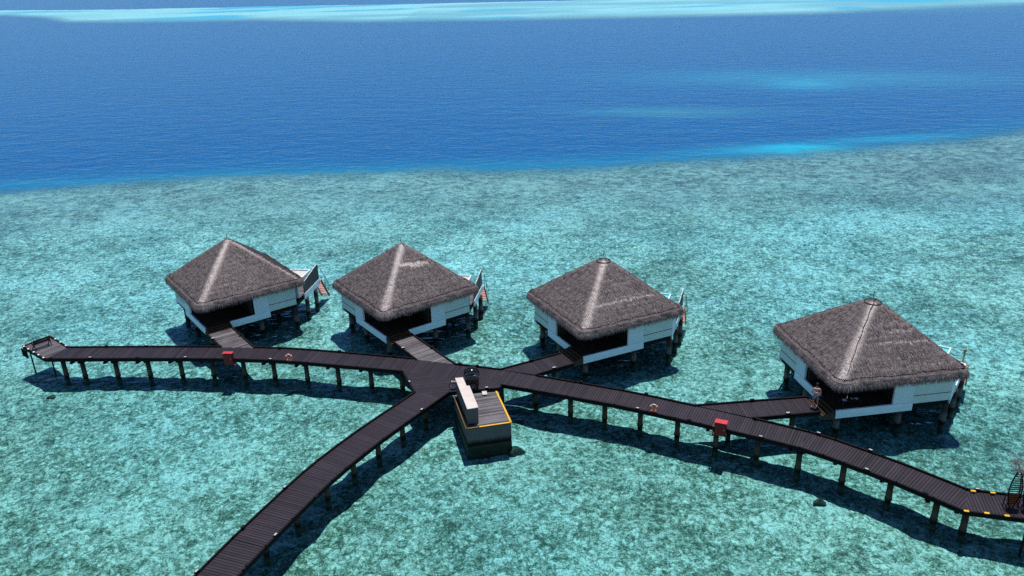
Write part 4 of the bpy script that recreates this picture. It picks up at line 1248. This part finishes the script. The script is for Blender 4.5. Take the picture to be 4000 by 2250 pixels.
# ------------------------------------------------------------------ upright boat-shaped frames and dry tree at the right arm's end
def boat_frame(x, y, rz, label, slat='beam'):
    t_ = thing('boat_frame', label, 'lattice frame', (x, y, DZ), rz, 'upright boat-shaped lattice frames')
    H = 2.15; W0 = .31
    def wd(u): return W0 * max(0.02, math.sin(math.pi * (0.04 + 0.92 * u)) ** .75)
    for s_ in (-1, 1):
        mb = MB(); mb.path([(s_ * wd(k / 16), .06 * math.sin(k / 16 * 3.14) * -1, .02 + H * k / 16) for k in range(17)], .034, 6); mb.build('curved_rib', 'beam', t_)
    mb = MB()
    for k in range(2, 17):
        u = k / 17; z = .02 + H * u; ww = wd(u); mb.beam((-ww, -.06 * math.sin(u * 3.14), z), (ww, -.06 * math.sin(u * 3.14), z), .035, .042)
    mb.build('cross_slats', slat, t_)
    mb = MB(); vs = []; K = 8
    for k in range(K + 1):
        u = .02 + .36 * k / K; vs += [(-wd(u), -.02, .02 + H * u), (wd(u), -.02, .02 + H * u)]
    vs2 = [(a, b + .03, c) for a, b, c in vs]
    fs = []
    for k in range(K): fs += [(2 * k, 2 * k + 1, 2 * k + 3, 2 * k + 2), (2 * k + 2 * K + 2, 2 * k + 2 * K + 4, 2 * k + 2 * K + 5, 2 * k + 2 * K + 3)]
    mb.put(vs + vs2, fs); mb.build('orange_boards', 'slat', t_)
    mb = MB(); mb.path([(-.36, .1, 0), (-.34, .05, .72), (.32, .05, .72)], .03, 6); mb.path([(-.30, -.1, .05), (-.1, .05, .60)], .03, 6); mb.build('stand', 'beam', t_)
boat_frame(25.78, 34.02, -.15, 'boat-shaped lattice frame with orange lower boards, left of the pair')
boat_frame(26.47, 33.85, -.15, 'boat-shaped lattice frame cut by the right edge of the photo', 'slat')
dt = thing('dry_tree', 'bare pinkish grey dry tree rising behind the boat-shaped frames', 'tree', (26.38, 34.5, DZ))
mb = MB(); mb.path([(0, 0, 0), (.03, 0, .7), (-.03, .02, 1.3), (0, 0, 1.8)], .045, 8); mb.build('trunk', 'twig', dt)
mb = MB(); rr = random.Random(5)
def twig(p, d, L, r, n):
    q = p + d * L; mb.tube(p, q, r, 4, r * .6)
    if n == 0: return
    for _ in range(3 if n > 1 else 4):
        dd = (d + Vector((rr.uniform(-.75, .75), rr.uniform(-.75, .75), rr.uniform(-.2, .55)))).normalized()
        twig(p.lerp(q, rr.uniform(.4, 1)), dd, L * rr.uniform(.6, .85), r * .6, n - 1)
for k in range(11):
    a = k * 2.399; twig(Vector((0, 0, 1.1 + .08 * k)), Vector((math.cos(a) * .7, math.sin(a) * .7, .8)).normalized(), .52, .018, 4)
mb.build('branches', 'twig', dt)

# ------------------------------------------------------------------ coral heads
def coral(x, y, r, h, label, seed, z=-.86):
    rr = random.Random(seed); vs = []; fs = []; nu, nv = 20, 10
    for a in range(nv + 1):
        for b in range(nu):
            th = math.pi / 2 * a / nv; ph_ = 2 * math.pi * b / nu
            k = 1 + .22 * math.sin(3 * ph_ + seed) + .14 * math.sin(7 * ph_ + a) + rr.uniform(-.09, .09)
            vs.append((r * k * math.cos(th) * math.cos(ph_), r * .8 * k * math.cos(th) * math.sin(ph_), h * math.sin(th) * (1 + rr.uniform(-.15, .15))))
    for a in range(nv):
        for b in range(nu): fs.append((a * nu + b, a * nu + (b + 1) % nu, (a + 1) * nu + (b + 1) % nu, (a + 1) * nu + b))
    mb = MB(); mb.put(vs, fs); o = mb.build('coral_head', 'rock', None, smooth=True)
    o.location = (x, y, z); tag(o, label, 'coral', 'coral heads on the lagoon floor'); return o
coral(13.9, 49.1, .42, .42, 'round brown coral head between the two right villas, beyond the right arm', 1)
coral(-0.05, 43.9, .5, .5, 'dark coral lump at the right foot of the concrete plant block', 2)
coral(-35.0, 53.0, .3, .12, 'flat brownish coral patch below the left end platform', 3, -.8)
coral(17.5, 37.9, .35, .35, 'small yellowish coral head below the right arm', 4)
